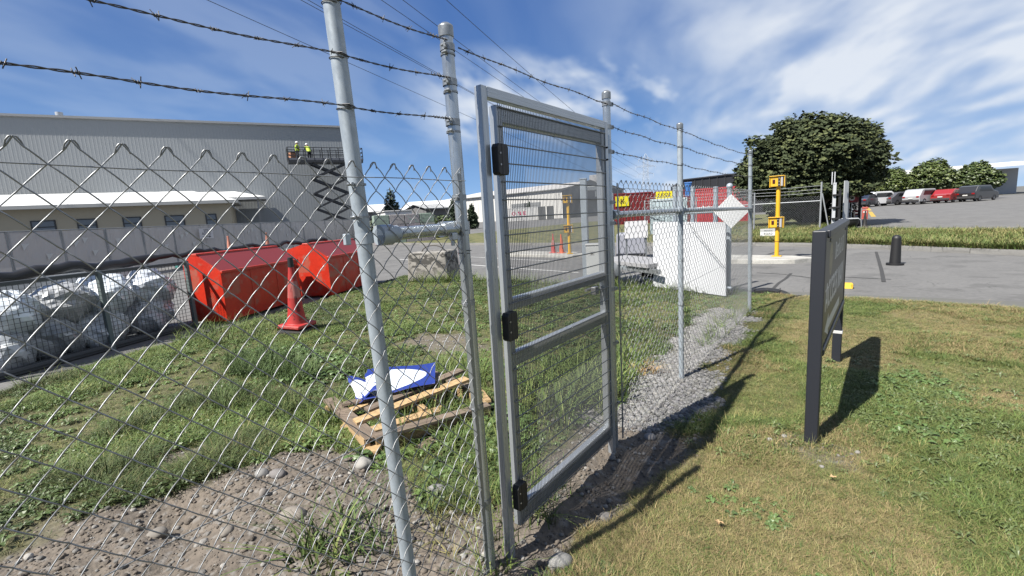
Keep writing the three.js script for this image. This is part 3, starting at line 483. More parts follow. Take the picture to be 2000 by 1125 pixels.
// entrance islands with their yellow reader posts
function readerPost(label, x, z, h0, ry) {
  const t = thing('reader_post', label, 'card reader post', [x, yardY(x, z) + 0.12, z], ry, 'yellow card reader posts'), y = mat(0.80, 0.46, 0.02, 0.45);
  M('pole', cy(0.055, 2.1, 0, 1.05, 0, 0, 0, 18), y, t); M('foot_plate', rb(0.24, 0.02, 0.24, 0, 0.01, 0, 0.004), y, t);
  M('joint_ring', cy(0.058, 0.02, 0, 0.42, 0, 0, 0, 18), mat(0.25, 0.12, 0.01), t);
  for (const b of [2.07, 0.95]) {
    const bb = M('reader_box', [rb(0.30, 0.27, 0.20, -0.03, b, 0.03, 0.012)], y, t);
    M('hood', [rb(0.36, 0.02, 0.235, -0.03, b + 0.145, 0.055, 0.006), rb(0.02, 0.30, 0.20, -0.195, b, 0.04, 0.004), rb(0.02, 0.30, 0.20, 0.155, b, 0.04, 0.004)], y, bb);
    M('lens', rb(0.065, 0.115, 0.02, -0.10, b + 0.005, 0.135, 0.02), mat(0.07, 0.01, 0.01, 0.3), bb);
    M('keypad', rb(0.055, 0.26, 0.02, 0.03, b, 0.137, 0.004), mBlack, bb);
    M('cover_plate', rb(0.05, 0.25, 0.02, 0.095, b, 0.137, 0.004), mat(0.42, 0.42, 0.44, 0.5), bb);
    for (const d of [-0.085, 0, 0.085]) M('button', cy(0.011, 0.012, 0.03, b + d, 0.149, Math.PI / 2, 0, 10), mat(0.5, 0.5, 0.5), bb);
  }
}
function island(label, pts, h, col) {
  const s = new THREE.Shape(pts.map(([x, z]) => new THREE.Vector2(x, -z))), g = new THREE.ExtrudeGeometry(s, { depth: h - 0.02, bevelEnabled: true, bevelSize: 0.02, bevelThickness: 0.02, bevelSegments: 2 }); g.rotateX(-Math.PI / 2);
  const cx = pts[0]; const t = M('island', g.translate(0, yardY(...cx) - 0.01, 0), col); return tag(t, label, 'traffic island', null, 'structure');
}
const mPale = (() => { const t = mConc.map.clone(); t.needsUpdate = true; return new THREE.MeshStandardMaterial({ map: t, color: lin(1.9, 1.9, 1.85), roughness: 0.9 }); })();
island('pale concrete island with a yellow reader post in the road', [[-4.6, -14.1], [-2.24, -13.95], [-1.35, -14.15], [-0.96, -14.62], [-1.45, -15.05], [-2.44, -15.2], [-4.6, -15.5]], 0.13, mPale);
island('pale concrete island under two cones in the yard', [[-12.2, -15.6], [-8.6, -15.2], [-8.2, -15.6], [-8.6, -16.4], [-12.2, -16.9]], 0.12, mPale);
readerPost('yellow post with two card readers on the island right of the fence', -1.85, -14.85, 0, -0.02);
readerPost('yellow post with two card readers seen through the gate mesh', -8.95, -15.6, 0, 0.5);

// ------------------------------------------------------------------ vehicle gate inside the fence, with the white sheet and the diamond plate
{
  const t = thing('vehicle_gate', 'galvanised vehicle gate behind the right-hand fence, carrying white sheets', 'gate');
  const A = V(-1.72, 0, -8.5), B = V(-3.6, 0, -9.35);
  const L = (k, h) => { const p = V().lerpVectors(A, B, k); p.y = h; return p; };
  for (const [px, d, cap] of [[1425, 8.15, 1], [1398, 8.5, 0], [1353, 8.95, 0], [1318, 9.35, 0]]) { const q = at(px, 366, d); M('gate_post', bar(V(q.x, -0.05, q.z), V(q.x, q.y - 0.01, q.z), 0.042, 16), mPost, t); if (cap) M('post_cap', tr(new THREE.SphereGeometry(0.055, 18, 12), q.x, q.y + 0.02, q.z), mPost, t); else M('post_cap', cy(0.046, 0.03, q.x, q.y, q.z, 0, 0, 16), mPost, t); }
  for (const h of [0.16, 1.47]) M('rail', bar(L(0, h), L(1, h), 0.022, 12), mPost, t);
  const c = [at(1276, 433, 9.3), at(1418, 434, 7.95), at(1418, 578, 7.95), at(1277, 559, 9.3)];
  const dn = V().subVectors(c[1], c[0]).cross(V(0, 1, 0)).normalize().multiplyScalar(0.012), l = [];
  const quad = (a, b, d, e) => l.push(...a.toArray(), ...b.toArray(), ...d.toArray(), ...a.toArray(), ...d.toArray(), ...e.toArray());
  const b = c.map((p) => p.clone().sub(dn)), f = c.map((p) => p.clone().add(dn)); quad(f[3], f[2], f[1], f[0]); quad(b[0], b[1], b[2], b[3]); for (let i = 0; i < 4; i++) { const j = (i + 1) % 4; quad(f[i], f[j], b[j], b[i]); }
  M('white_sheet', tri(l), mat(0.60, 0.615, 0.64, 0.5), t);
  const st = M('stay_wire', bar(at(1345, 436, 8.4), at(1418, 526, 7.8), 0.005, 6), mBlack, t);
  const dp = M('diamond_plate', rb(0.385, 0.40, 0.012, 0, 0, 0, 0.004, 0, 0, 0), mat(0.95, 0.96, 0.97, 0.5)); const pc = at(1428, 413, 7.55); dp.position.copy(pc); dp.rotation.set(0, 0.45, 0.78, 'YXZ'); tag(dp, 'white diamond-shaped plate at the right end of the white sheet', 'sign plate');
  // gate end post and drive cabinet seen through the pedestrian gate
  const e = thing('gate_post', 'tall square galvanised gate post seen through the pedestrian gate', 'post', [-5.3, -0.05, -10.0], 0.3);
  M('post', rb(0.15, 2.42, 0.15, 0, 1.21, 0, 0.008), mPost, e); M('cap', rb(0.17, 0.02, 0.17, 0, 2.43, 0, 0.004), mPost, e);
  M('guide', [rb(0.30, 0.10, 0.08, 0.2, 2.2, 0, 0.01), cy(0.03, 0.2, 0.3, 2.1, 0, 0, 0, 12)], mFit, e);
  M('post', rb(0.12, 2.05, 0.12, 0.62, 1.03, -0.1, 0.008), mPost, e);
  const k = thing('gate_motor', 'pale grey gate motor cabinet beside the tall square post', 'cabinet', [-4.95, -0.05, -9.75], 0.3);
  M('cabinet', rb(0.34, 0.84, 0.26, 0, 0.46, 0, 0.03), mat(0.62, 0.64, 0.63, 0.5), k); M('lid', rb(0.37, 0.04, 0.29, 0, 0.9, 0, 0.015), mat(0.55, 0.56, 0.56, 0.5), k); M('plinth', rb(0.44, 0.06, 0.36, 0, 0.03, 0, 0.01), mConc, k);
  M('label_plate', new THREE.PlaneGeometry(0.1, 0.1).translate(-0.02, 0.70, 0.1315), new THREE.MeshStandardMaterial({ map: sign(0.1, 0.1, 640, (x, w, h) => { x.fillStyle = '#b9bab8'; x.fillRect(0, 0, w, h); x.fillStyle = '#111'; x.font = 'bold 52px sans-serif'; x.textAlign = 'center'; x.fillText('N', w / 2, h * 0.8); }), roughness: 0.5 }), k);
  // low flat trailer behind the right-hand fence
  const tl = thing('flat_trailer', 'low grey flat trailer with black wheels behind the white sheet', 'trailer', [-3.95, -0.05, -9.75], 1.05);
  M('deck', rb(0.95, 0.09, 2.0, 0, 0.52, 0, 0.01), mat(0.34, 0.34, 0.35, 0.7), tl); for (const s of [-0.4, 0.4]) M('chassis_rail', rb(0.06, 0.10, 2.3, s, 0.42, 0.1, 0.006), mFit, tl); M('drawbar', bar(V(0, 0.42, 1.1), V(0, 0.35, 1.9), 0.035, 10), mFit, tl);
  for (const s of [-0.52, 0.52]) { const w = M('wheel', tr(new THREE.TorusGeometry(0.17, 0.075, 12, 26), s, 0.25, -0.2, 0, Math.PI / 2, 0), mBlack, tl); M('rim', cy(0.13, 0.08, s, 0.25, -0.2, 0, Math.PI / 2, 18), mFit, w); M('mudguard', tr(new THREE.CylinderGeometry(0.30, 0.30, 0.17, 18, 1, true, 0, Math.PI), s, 0.25, -0.2, 0, 0, Math.PI / 2), mFit, tl); }
}

// ------------------------------------------------------------------ large buildings on the left
{
  const O = V(-42.1, 0, -29.64), yaw = Math.atan2(0.43, -0.90) ;        // wall runs from the right corner O to the left
  const ex = V(-0.432, 0, 0.902), nx = V(0.902, 0, 0.432);             // along the wall, towards the street
  const W = (a, h, n) => V(O.x + ex.x * a + nx.x * n, h, O.z + ex.z * a + nx.z * n);
  const wy0 = 0.1;
  const t = thing('warehouse', 'huge grey corrugated warehouse on the left', 'warehouse');
  const rib = (a0, a1, h0, h1, n0, pitch, out, hTop) => {               // trapezoid corrugation as real folds
    const l = []; let pr = []; for (let a = a0; a < a1 - 0.001; a += pitch) pr.push([a, 0], [a + pitch * 0.62, 0], [a + pitch * 0.70, out], [a + pitch * 0.92, out]); pr.push([a1, 0]);
    for (let i = 0; i < pr.length - 1; i++) { const [a, d] = pr[i], [b, e] = pr[i + 1]; const ha = hTop ? hTop(a) : h1, hb = hTop ? hTop(b) : h1; const p = W(a, h0, n0 + d), q = W(b, h0, n0 + e), r = W(b, hb, n0 + e), s = W(a, ha, n0 + d); l.push(...p.toArray(), ...r.toArray(), ...q.toArray(), ...p.toArray(), ...s.toArray(), ...r.toArray()); }
    return tri(l);
  };
  const mW = mat(0.385, 0.41, 0.425, 0.6, 0.05);
  M('wall', rib(-0.2, 62, wy0, 11.55, 0, 0.25, 0.004), mW, t);
  const side = []; { const a = W(-0.2, wy0, 0), b = W(-0.2, 11.55, 0), c = W(-0.2, 11.55, -40), d = W(-0.2, wy0, -40); side.push(...a.toArray(), ...b.toArray(), ...c.toArray(), ...a.toArray(), ...c.toArray(), ...d.toArray()); }
  M('side_wall', tri(side), mW, t);
  M('barge_flashing', beam(W(-0.35, 11.62, 0.06), W(62, 11.62, 0.06), 0.25, 0.18), mat(0.40, 0.41, 0.42, 0.5), t);
  M('corner_flashing', beam(W(-0.22, wy0, 0.05), W(-0.22, 11.5, 0.05), 0.18, 0.18), mat(0.35, 0.36, 0.37, 0.5), t);
  M('roof', beam(W(30, 11.9, -20), W(30, 11.9, -20.5), 62, 0.3), mat(0.45, 0.46, 0.47, 0.5), t);
  M('roof_vent', cy(0.25, 0.4, ...W(22.4, 11.85, -0.4).toArray(), 0, 0, 14), mat(0.7, 0.72, 0.74, 0.4, 0.4), t);
  M('base_panel', beam(W(-0.1, 1.6, 0.10), W(14, 1.6, 0.10), 0.06, 0.08), mat(0.3, 0.31, 0.32), t);

  // low cream building with two white hipped canopies
  const wall = mat(0.50, 0.45, 0.34, 0.85), wh = mat(0.80, 0.81, 0.80, 0.55), dk = mat(0.03, 0.032, 0.035, 0.4), gl = new THREE.MeshPhysicalMaterial({ color: lin(0.16, 0.18, 0.20), roughness: 0.08, metalness: 0.0 });
  const lb = thing('office_building', 'low cream office building with white roof in front of the warehouse', 'office building');
  const n1 = 7.5;
  const seg = (px) => { let best = 0, e = 1e9; for (let a = -5; a < 40; a += 0.05) { const q = W(a, 3, n1); const rx = RX[0] * q.x + RY[0] * 1.4 + RZ[0] * q.z, dd = -(0.5983 * q.x + 0.15034 * 1.43 + 0.78704 * q.z); const X = 1000 + FL * rx / dd; if (Math.abs(X - px) < e) { e = Math.abs(X - px); best = a; } } return best; };
  const a0 = seg(452), a1 = a0 + 30;
  const box = (aA, aB, h0, h1, nA, nB) => { const g = new THREE.BoxGeometry(Math.abs(aB - aA), h1 - h0, Math.abs(nB - nA)); const c = W((aA + aB) / 2, (h0 + h1) / 2, (nA + nB) / 2); const m = new THREE.Matrix4().makeBasis(ex.clone(), V(0, 1, 0), ex.clone().cross(V(0, 1, 0))); g.applyMatrix4(m); return g.translate(c.x, c.y, c.z); };
  M('wall', box(a0, a1, 0.1, 4.2, 1.0, n1), wall, lb);
  const hip = (aA, aB, nA, nB, h, rise, run) => {                        // hipped roof with a fascia
    const l = [], P = (a, n, y) => W(a, y, n).toArray(), c = (nA + nB) / 2, q = (A, B, C, Dd) => { l.push(...A, ...B, ...C, ...A, ...C, ...Dd); };
    const r0 = aA + run, r1 = aB - run; q(P(aA, nB, h), P(r0, c, h + rise), P(r1, c, h + rise), P(aB, nB, h)); q(P(aA, nA, h), P(aB, nA, h), P(r1, c, h + rise), P(r0, c, h + rise)); l.push(...P(aA, nB, h), ...P(aA, nA, h), ...P(r0, c, h + rise)); l.push(...P(aB, nB, h), ...P(r1, c, h + rise), ...P(aB, nA, h)); return tri(l);
  };
  const rf = M('roof', hip(a0 - 1.0 + 0.4, a1 + 0.6, 2.4, n1 + 0.7, 4.22, 0.95, 3.2), wh, lb); M('fascia', box(a0 - 0.6, a1 + 0.6, 3.98, 4.215, 2.4, n1 + 0.7), mat(0.45, 0.46, 0.45, 0.6), rf);
  for (const [pa, pb, ha, hb] of [[240, 276, 2.5, 3.3], [322, 361, 2.5, 3.3], [402, 424, 2.5, 3.3], [150, 190, 2.5, 3.3], [60, 110, 2.5, 3.3]]) {
    const A = seg(pa), B = seg(pb), w = M('window', [box(A, B, 2.0, 3.22, n1 - 0.04, n1 + 0.05)], dk, lb);
    M('pane', box(A - 0.09, B + 0.09, 2.1, 2.72, n1 - 0.02, n1 + 0.057), gl, w); M('pane', box(A - 0.09, B + 0.09, 2.80, 3.14, n1 - 0.02, n1 + 0.057), gl, w);
  }
  const cp = thing('canopy', 'white canopy roof jutting out between cream office and warehouse', 'canopy');
  const b0 = seg(497) - 1.0;
  M('roof', hip(b0, b0 + 12, 0.12, 3.4, 4.72, 0.62, 2.4), wh, cp); M('fascia', box(b0, b0 + 12, 4.50, 4.715, 0.12, 3.4), mat(0.42, 0.43, 0.43, 0.6), cp);
  for (const a of [b0 + 0.6, b0 + 5]) M('column', box(a, a + 0.12, 0.1, 4.5, 3.0, 3.12), mat(0.4, 0.4, 0.4), cp);

  // scissor lift with its long platform
  const sl = thing('scissor_lift', 'tall dark scissor lift raised against the grey warehouse wall', 'scissor lift');
  const nn = 2.4, lA = (px) => { let best = 0, e = 1e9; for (let a = -6; a < 20; a += 0.02) { const q = W(a, 8, nn); const dy = 6.4; const rx = RX[0] * q.x + RY[0] * dy + RZ[0] * q.z, dd = RX[2] * q.x + RY[2] * dy + RZ[2] * q.z; const X = 1000 + FL * rx / dd; if (Math.abs(X - px) < e) { e = Math.abs(X - px); best = a; } } return best; };
  const L0 = lA(563), L1 = lA(706), dk2 = mat(0.025, 0.027, 0.032, 0.5), fl0 = 7.72;
  M('platform', box(L1, L0, fl0, fl0 + 0.22, nn - 0.8, nn + 0.8), dk2, sl);
  const rails = []; for (const n of [nn - 0.78, nn + 0.78]) for (const h of [0.5, 0.85, 1.25]) rails.push(beam(W(L1, fl0 + 0.1 + h, n), W(L0, fl0 + 0.1 + h, n), 0.055, 0.055)); for (const a of [L0, L1]) for (const h of [0.5, 0.85, 1.25]) rails.push(beam(W(a, fl0 + 0.1 + h, nn - 0.8), W(a, fl0 + 0.1 + h, nn + 0.8), 0.055, 0.055));
  const np = 9; for (let i = 0; i <= np; i++) for (const n of [nn - 0.78, nn + 0.78]) rails.push(beam(W(mix(L0, L1, i / np), fl0 + 0.2, n), W(mix(L0, L1, i / np), fl0 + 1.35, n), 0.055, 0.055));
  M('guard_rail', rails, dk2, sl);
  M('toe_board', [box(L1, L0, fl0 + 0.22, fl0 + 0.4, nn + 0.77, nn + 0.8)], mat(0.16, 0.17, 0.2), sl);
  const c0 = lA(640), hw = 1.55, st = 4, hB = 2.1; for (let k = 0; k < st; k++) for (const n of [nn - 0.55, nn + 0.55]) { const y0 = mix(hB, fl0 - 0.05, k / st), y1 = mix(hB, fl0 - 0.05, (k + 1) / st); M('scissor_arm', beam(W(c0 - hw, y0, n), W(c0 + hw, y1, n), 0.10, 0.18), dk2, sl); M('scissor_arm', beam(W(c0 + hw, y0, n + 0.12), W(c0 - hw, y1, n + 0.12), 0.10, 0.18), dk2, sl); }
  for (let k = 0; k <= st; k++) for (const s of [-hw, hw]) { const y = mix(hB, fl0 - 0.05, k / st); M('pivot', beam(W(c0 + s, y, nn - 0.65), W(c0 + s, y, nn + 0.75), 0.14, 0.14), dk2, sl); }
  M('chassis', box(c0 - 1.9, c0 + 1.9, 0.6, 2.0, nn - 0.9, nn + 0.9), mat(0.3, 0.31, 0.33), sl);
  for (const a of [-1.4, 1.4]) for (const n of [nn - 0.95, nn + 0.95]) { const p = W(c0 + a, 0.5, n); const g = new THREE.CylinderGeometry(0.42, 0.42, 0.3, 20); g.rotateX(Math.PI / 2); g.rotateY(Math.atan2(-ex.z, ex.x)); M('wheel', g.translate(p.x, p.y, p.z), mBlack, sl); }
  // two workers on the platform: one body surface each, vest and helmet as clothing
  function worker(label, pos, ry, bend) {
    const t = thing('person', label, 'person', pos.toArray(), ry);
    const js = bend ? { hip: [0, 0.86, 0.02], chest: [0, 1.18, 0.22], neck: [0, 1.36, 0.32], head: [0, 1.50, 0.40], sh: [0.19, 1.30, 0.27], el: [0.25, 1.05, 0.36], ha: [0.16, 0.98, 0.56], kn: [0.11, 0.46, 0.06], an: [0.11, 0.07, 0.0] } : { hip: [0, 0.92, 0], chest: [0, 1.28, 0.0], neck: [0, 1.47, 0.0], head: [0, 1.62, 0.03], sh: [0.19, 1.40, 0], el: [0.26, 1.13, 0.02], ha: [0.20, 1.02, 0.24], kn: [0.11, 0.49, 0.03], an: [0.11, 0.07, -0.01] };
    const bones = []; const B = (a, b, r1, r2) => bones.push([a, b, r1, r2]);
    B(js.hip, js.chest, 0.155, 0.165); B(js.chest, js.neck, 0.15, 0.06); B(js.neck, js.head, 0.06, 0.10);
    for (const s of [-1, 1]) { const f = (j) => [j[0] * s, j[1], j[2]]; B(f(js.sh), f(js.el), 0.062, 0.05); B(f(js.el), f(js.ha), 0.048, 0.036); B([0.09 * s, js.hip[1] - 0.03, js.hip[2]], f(js.kn), 0.10, 0.07); B(f(js.kn), f(js.an), 0.068, 0.05); B(f(js.an), [0.12 * s, 0.045, js.an[2] + 0.16], 0.05, 0.04); }
    const dist = (p, pick) => { let m = 9; for (const [a, b, r1, r2] of pick) { const ax = b[0] - a[0], ay = b[1] - a[1], az = b[2] - a[2], q = Math.max(0, Math.min(1, ((p[0] - a[0]) * ax + (p[1] - a[1]) * ay + (p[2] - a[2]) * az) / (ax * ax + ay * ay + az * az))); const d = Math.hypot(p[0] - a[0] - ax * q, p[1] - a[1] - ay * q, p[2] - a[2] - az * q) - mix(r1, r2, q); const h = Math.max(0.05 - Math.abs(m - d), 0) / 0.05; m = Math.min(m, d) - h * h * 0.05 * 0.25; } return m; };
    const mesh = (pick, grow, keep) => { const N = 72, mc = new MarchingCubes(N, new THREE.MeshBasicMaterial(), false, false, 120000); mc.isolation = 0; const S = 1.0; for (let k = 0; k < N; k++) for (let j = 0; j < N; j++) for (let i = 0; i < N; i++) { const p = [(i / N * 2 - 1) * S, (j / N * 2 - 1) * S + 0.9, (k / N * 2 - 1) * S]; let d = dist(p, pick) - grow; if (keep) d = Math.max(d, keep(p)); mc.field[i + j * N + k * N * N] = -d; } mc.update(); const g = new THREE.BufferGeometry(), n = mc.count; g.setAttribute('position', new THREE.BufferAttribute(mc.positionArray.slice(0, n * 3).map((v, i) => v * S + (i % 3 === 1 ? 0.9 : 0)), 3)); g.setAttribute('normal', new THREE.BufferAttribute(mc.normalArray.slice(0, n * 3), 3)); return g; };
    const bg = mesh(bones, 0), col = []; const P = bg.attributes.position; for (let i = 0; i < P.count; i++) { const y = P.getY(i); const c = y > js.neck[1] + 0.02 || (Math.hypot(Math.abs(P.getX(i)) - Math.abs(js.ha[0]), y - js.ha[1], P.getZ(i) - js.ha[2]) < 0.09) ? [0.45, 0.26, 0.18] : y < 0.12 ? [0.03, 0.025, 0.02] : [0.018, 0.02, 0.032]; col.push(...c); } bg.setAttribute('color', new THREE.Float32BufferAttribute(col, 3));
    M('body', bg, new THREE.MeshStandardMaterial({ vertexColors: true, roughness: 0.85 }), t);
    M('vest', mesh(bones.slice(0, 2).concat([[[-js.sh[0] * 0.9, js.sh[1], js.sh[2]], [js.sh[0] * 0.9, js.sh[1], js.sh[2]], 0.085, 0.085]]), 0.02, (p) => Math.max(js.hip[1] - 0.02 - p[1], p[1] - (js.neck[1] - 0.02 ))), mat(0.55, 0.75, 0.06, 0.7), t);
    const hp = js.head; const hm = M('helmet', [tr(new THREE.SphereGeometry(0.135, 20, 12, 0, Math.PI * 2, 0, Math.PI * 0.52), hp[0], hp[1] + 0.035, hp[2]), cy(0.155, 0.02, hp[0], hp[1] + 0.035, hp[2] + 0.03, 0, 0, 20)], mat(0.85, 0.85, 0.85, 0.4), t);
    for (const s of [-1, 1]) M('eye', tr(new THREE.SphereGeometry(0.012, 8, 6), s * 0.035, hp[1] + 0.01, hp[2] + 0.098), mBlack, t);
    return t;
  }
  worker('person in hi-vis vest and white helmet, standing upright on the lift platform', W(lA(583), fl0 + 0.22, nn), 2.6, false);
  worker('person in hi-vis vest and white helmet, bending forward on the lift platform', W(lA(606), fl0 + 0.22, nn + 0.1), -1.7, true);
  const ob = thing('tool_box', 'orange-trimmed tool box at the left end of the lift platform', 'tool box', W(lA(571), fl0 + 0.6, nn).toArray()); M('box', rb(0.5, 0.5, 0.5, 0, 0.1, 0, 0.03), mat(0.45, 0.22, 0.13), ob); M('lid', rb(0.54, 0.1, 0.54, 0, 0.40, 0, 0.03), mat(0.1, 0.1, 0.11), ob); M('stand', rb(0.3, 0.25, 0.3, 0, -0.25, 0, 0.02), mBlack, ob);
}
// site fence wrapped in torn grey sheeting
{
  const t = thing('site_fence', 'temporary site fence wrapped in torn grey plastic sheeting, behind the skips', 'fence');
  const A = at(-120, 455, 14), B = at(700, 432, 46), n = 18, H = 2.1;
  const g0 = (p) => V(p.x, yardY(p.x, p.z), p.z);
  const sheetM = new THREE.MeshPhysicalMaterial({ color: lin(0.80, 0.80, 0.84), roughness: 0.42, transmission: 0.4, thickness: 0, side: THREE.DoubleSide, map: tex(256, 256, (u, v) => { const a = pn(u, v, 4, 4), s = pn(u, v, 14, 3); const k = 0.7 + 0.5 * (a - 0.5) + 0.4 * (s - 0.5) * sm(0.5, 0.6, a); return [k, k, k]; }) });
  const sup = mat(0.35, 0.37, 0.38, 0.5, 0.4);
  for (let i = 0; i < n; i++) {
    const a = V().lerpVectors(A, B, i / n), b = V().lerpVectors(A, B, (i + 1) / n), ga = g0(a), gb = g0(b), d = V().subVectors(gb, ga), L = d.length(); d.normalize();
    const fr_ = M('panel_frame', [bar(ga, ga.clone().add(V(0, H, 0)), 0.021, 8), bar(gb.clone().addScaledVector(d, -0.06), gb.clone().addScaledVector(d, -0.06).add(V(0, H, 0)), 0.021, 8), bar(ga.clone().add(V(0, H, 0)), gb.clone().add(V(0, H, 0)), 0.02, 8), bar(ga.clone().add(V(0, 0.15, 0)), gb.clone().add(V(0, 0.15, 0)), 0.02, 8)], sup, t);
    const l = [], N = 26, K = 12, pt = (u, v) => { const p = V().lerpVectors(ga, gb, u); p.y += 0.2 + v * (H - 0.22) - 0.05 * Math.max(0, fbm(u * 3 + i * 4, 1, 2) - 0.45) * v; const bl = 0.20 * (fbm(u * 3 + i * 5, v * 2.2, 4) - 0.5) + 0.09 * (fbm(u * 9 + i * 5, v * 3, 3) - 0.5); p.x += 0.82 * bl; p.z += 0.57 * bl; return p.toArray(); };
    for (let x = 0; x < N; x++) for (let y = 0; y < K; y++) l.push(...pt(x / N, y / K), ...pt((x + 1) / N, y / K), ...pt((x + 1) / N, (y + 1) / K), ...pt(x / N, y / K), ...pt((x + 1) / N, (y + 1) / K), ...pt(x / N, (y + 1) / K));
    M('sheeting', tri(l), sheetM, fr_);
    for (const [u, v] of [[0.3, 0.72], [0.72, 0.5], [0.5, 0.78]].slice(0, 1 + i % 3)) { const p = V(...pt(u, v)), q = 0.13; M('cut_flap', tri([p.x + 0.05 - d.x * q, p.y + q * 0.8, p.z + 0.05 - d.z * q, p.x + 0.05 + d.x * q, p.y + q * 0.8, p.z + 0.05 + d.z * q, p.x + 0.16, p.y - q, p.z + 0.12]), mat(0.62, 0.62, 0.6), fr_); }
    M('foot_block', rb(0.6, 0.13, 0.22, ga.x, ga.y + 0.065, ga.z, 0.03), mat(0.05, 0.25, 0.22, 0.6), fr_);
  }
  const c = at(403, 456, 0), d0 = V().subVectors(B, A).setY(0).normalize();
  const sg = thing('site_sign', 'white arrow sign fixed to the grey site fence', 'sign');
  const k = 0.462, p = V().lerpVectors(A, B, 0.30); let best = p, e = 1e9; for (let u = 0; u < 1; u += 0.002) { const q = V().lerpVectors(A, B, u); const rx = RX[0] * q.x + RY[0] * 0.2 + RZ[0] * q.z, dd = RX[2] * q.x + RY[2] * 0.2 + RZ[2] * q.z, X = 1000 + FL * rx / dd; if (Math.abs(X - 403) < e) { e = Math.abs(X - 403); best = q.clone(); } }
  const dep = -(0.5983 * best.x * -1) ; const dd = RX[2] * best.x + RY[2] * 0.2 + RZ[2] * best.z; const pos = at(403, 456, dd - 0.2);
  const w = 37 * dd / FL, h = 19 * dd / FL;
  const board = M('board', rb(w, h, 0.012, 0, 0, 0, 0.004), mat(0.7, 0.7, 0.72, 0.5), sg);
  const ry = Math.atan2(-d0.z, d0.x); board.position.copy(pos); board.rotation.y = ry;
  const face = M('lettering', new THREE.PlaneGeometry(w * 0.98, h * 0.96).translate(0, 0, 0.009), new THREE.MeshStandardMaterial({ roughness: 0.5, map: sign(1.2, 0.6, 400, (x, W, Hh) => { x.fillStyle = '#d6d6da'; x.fillRect(0, 0, W, Hh); x.fillStyle = '#15151a'; x.textAlign = 'center'; x.font = 'bold 88px sans-serif'; x.fillText('SITE', W / 2, 74); x.fillText('ACCESS', W / 2, 152); x.fillRect(W * 0.18, Hh * 0.80, W * 0.5, 13); x.beginPath(); x.moveTo(W * 0.66, Hh * 0.70); x.lineTo(W * 0.84, Hh * 0.825); x.lineTo(W * 0.66, Hh * 0.95); x.fill(); }) }), board);
  for (const [px, py, dz, l] of [[443, 478, 17.5, 'thin pinkish orange cone in front of the site fence, near the arrow sign'], [519, 474, 22, 'thin pinkish orange cone in front of the site fence, above the skips']]) { const q = at(px, 450, dz); cone('traffic_cone', l, null, [q.x, yardY(q.x, q.z) + 0.55, q.z], 1.0, [0.62, 0.25, 0.17], {}); const s = thing('cone_stand', 'low concrete block under the cone ' + (px < 480 ? 'near the arrow sign' : 'above the skips'), 'block', [q.x, yardY(q.x, q.z), q.z]); M('block', rb(0.6, 0.55, 0.6, 0, 0.275, 0, 0.03), mConc, s); M('loop', tr(new THREE.TorusGeometry(0.08, 0.012, 6, 12, Math.PI), 0.2, 0.55, 0), mBlack, s); }
}

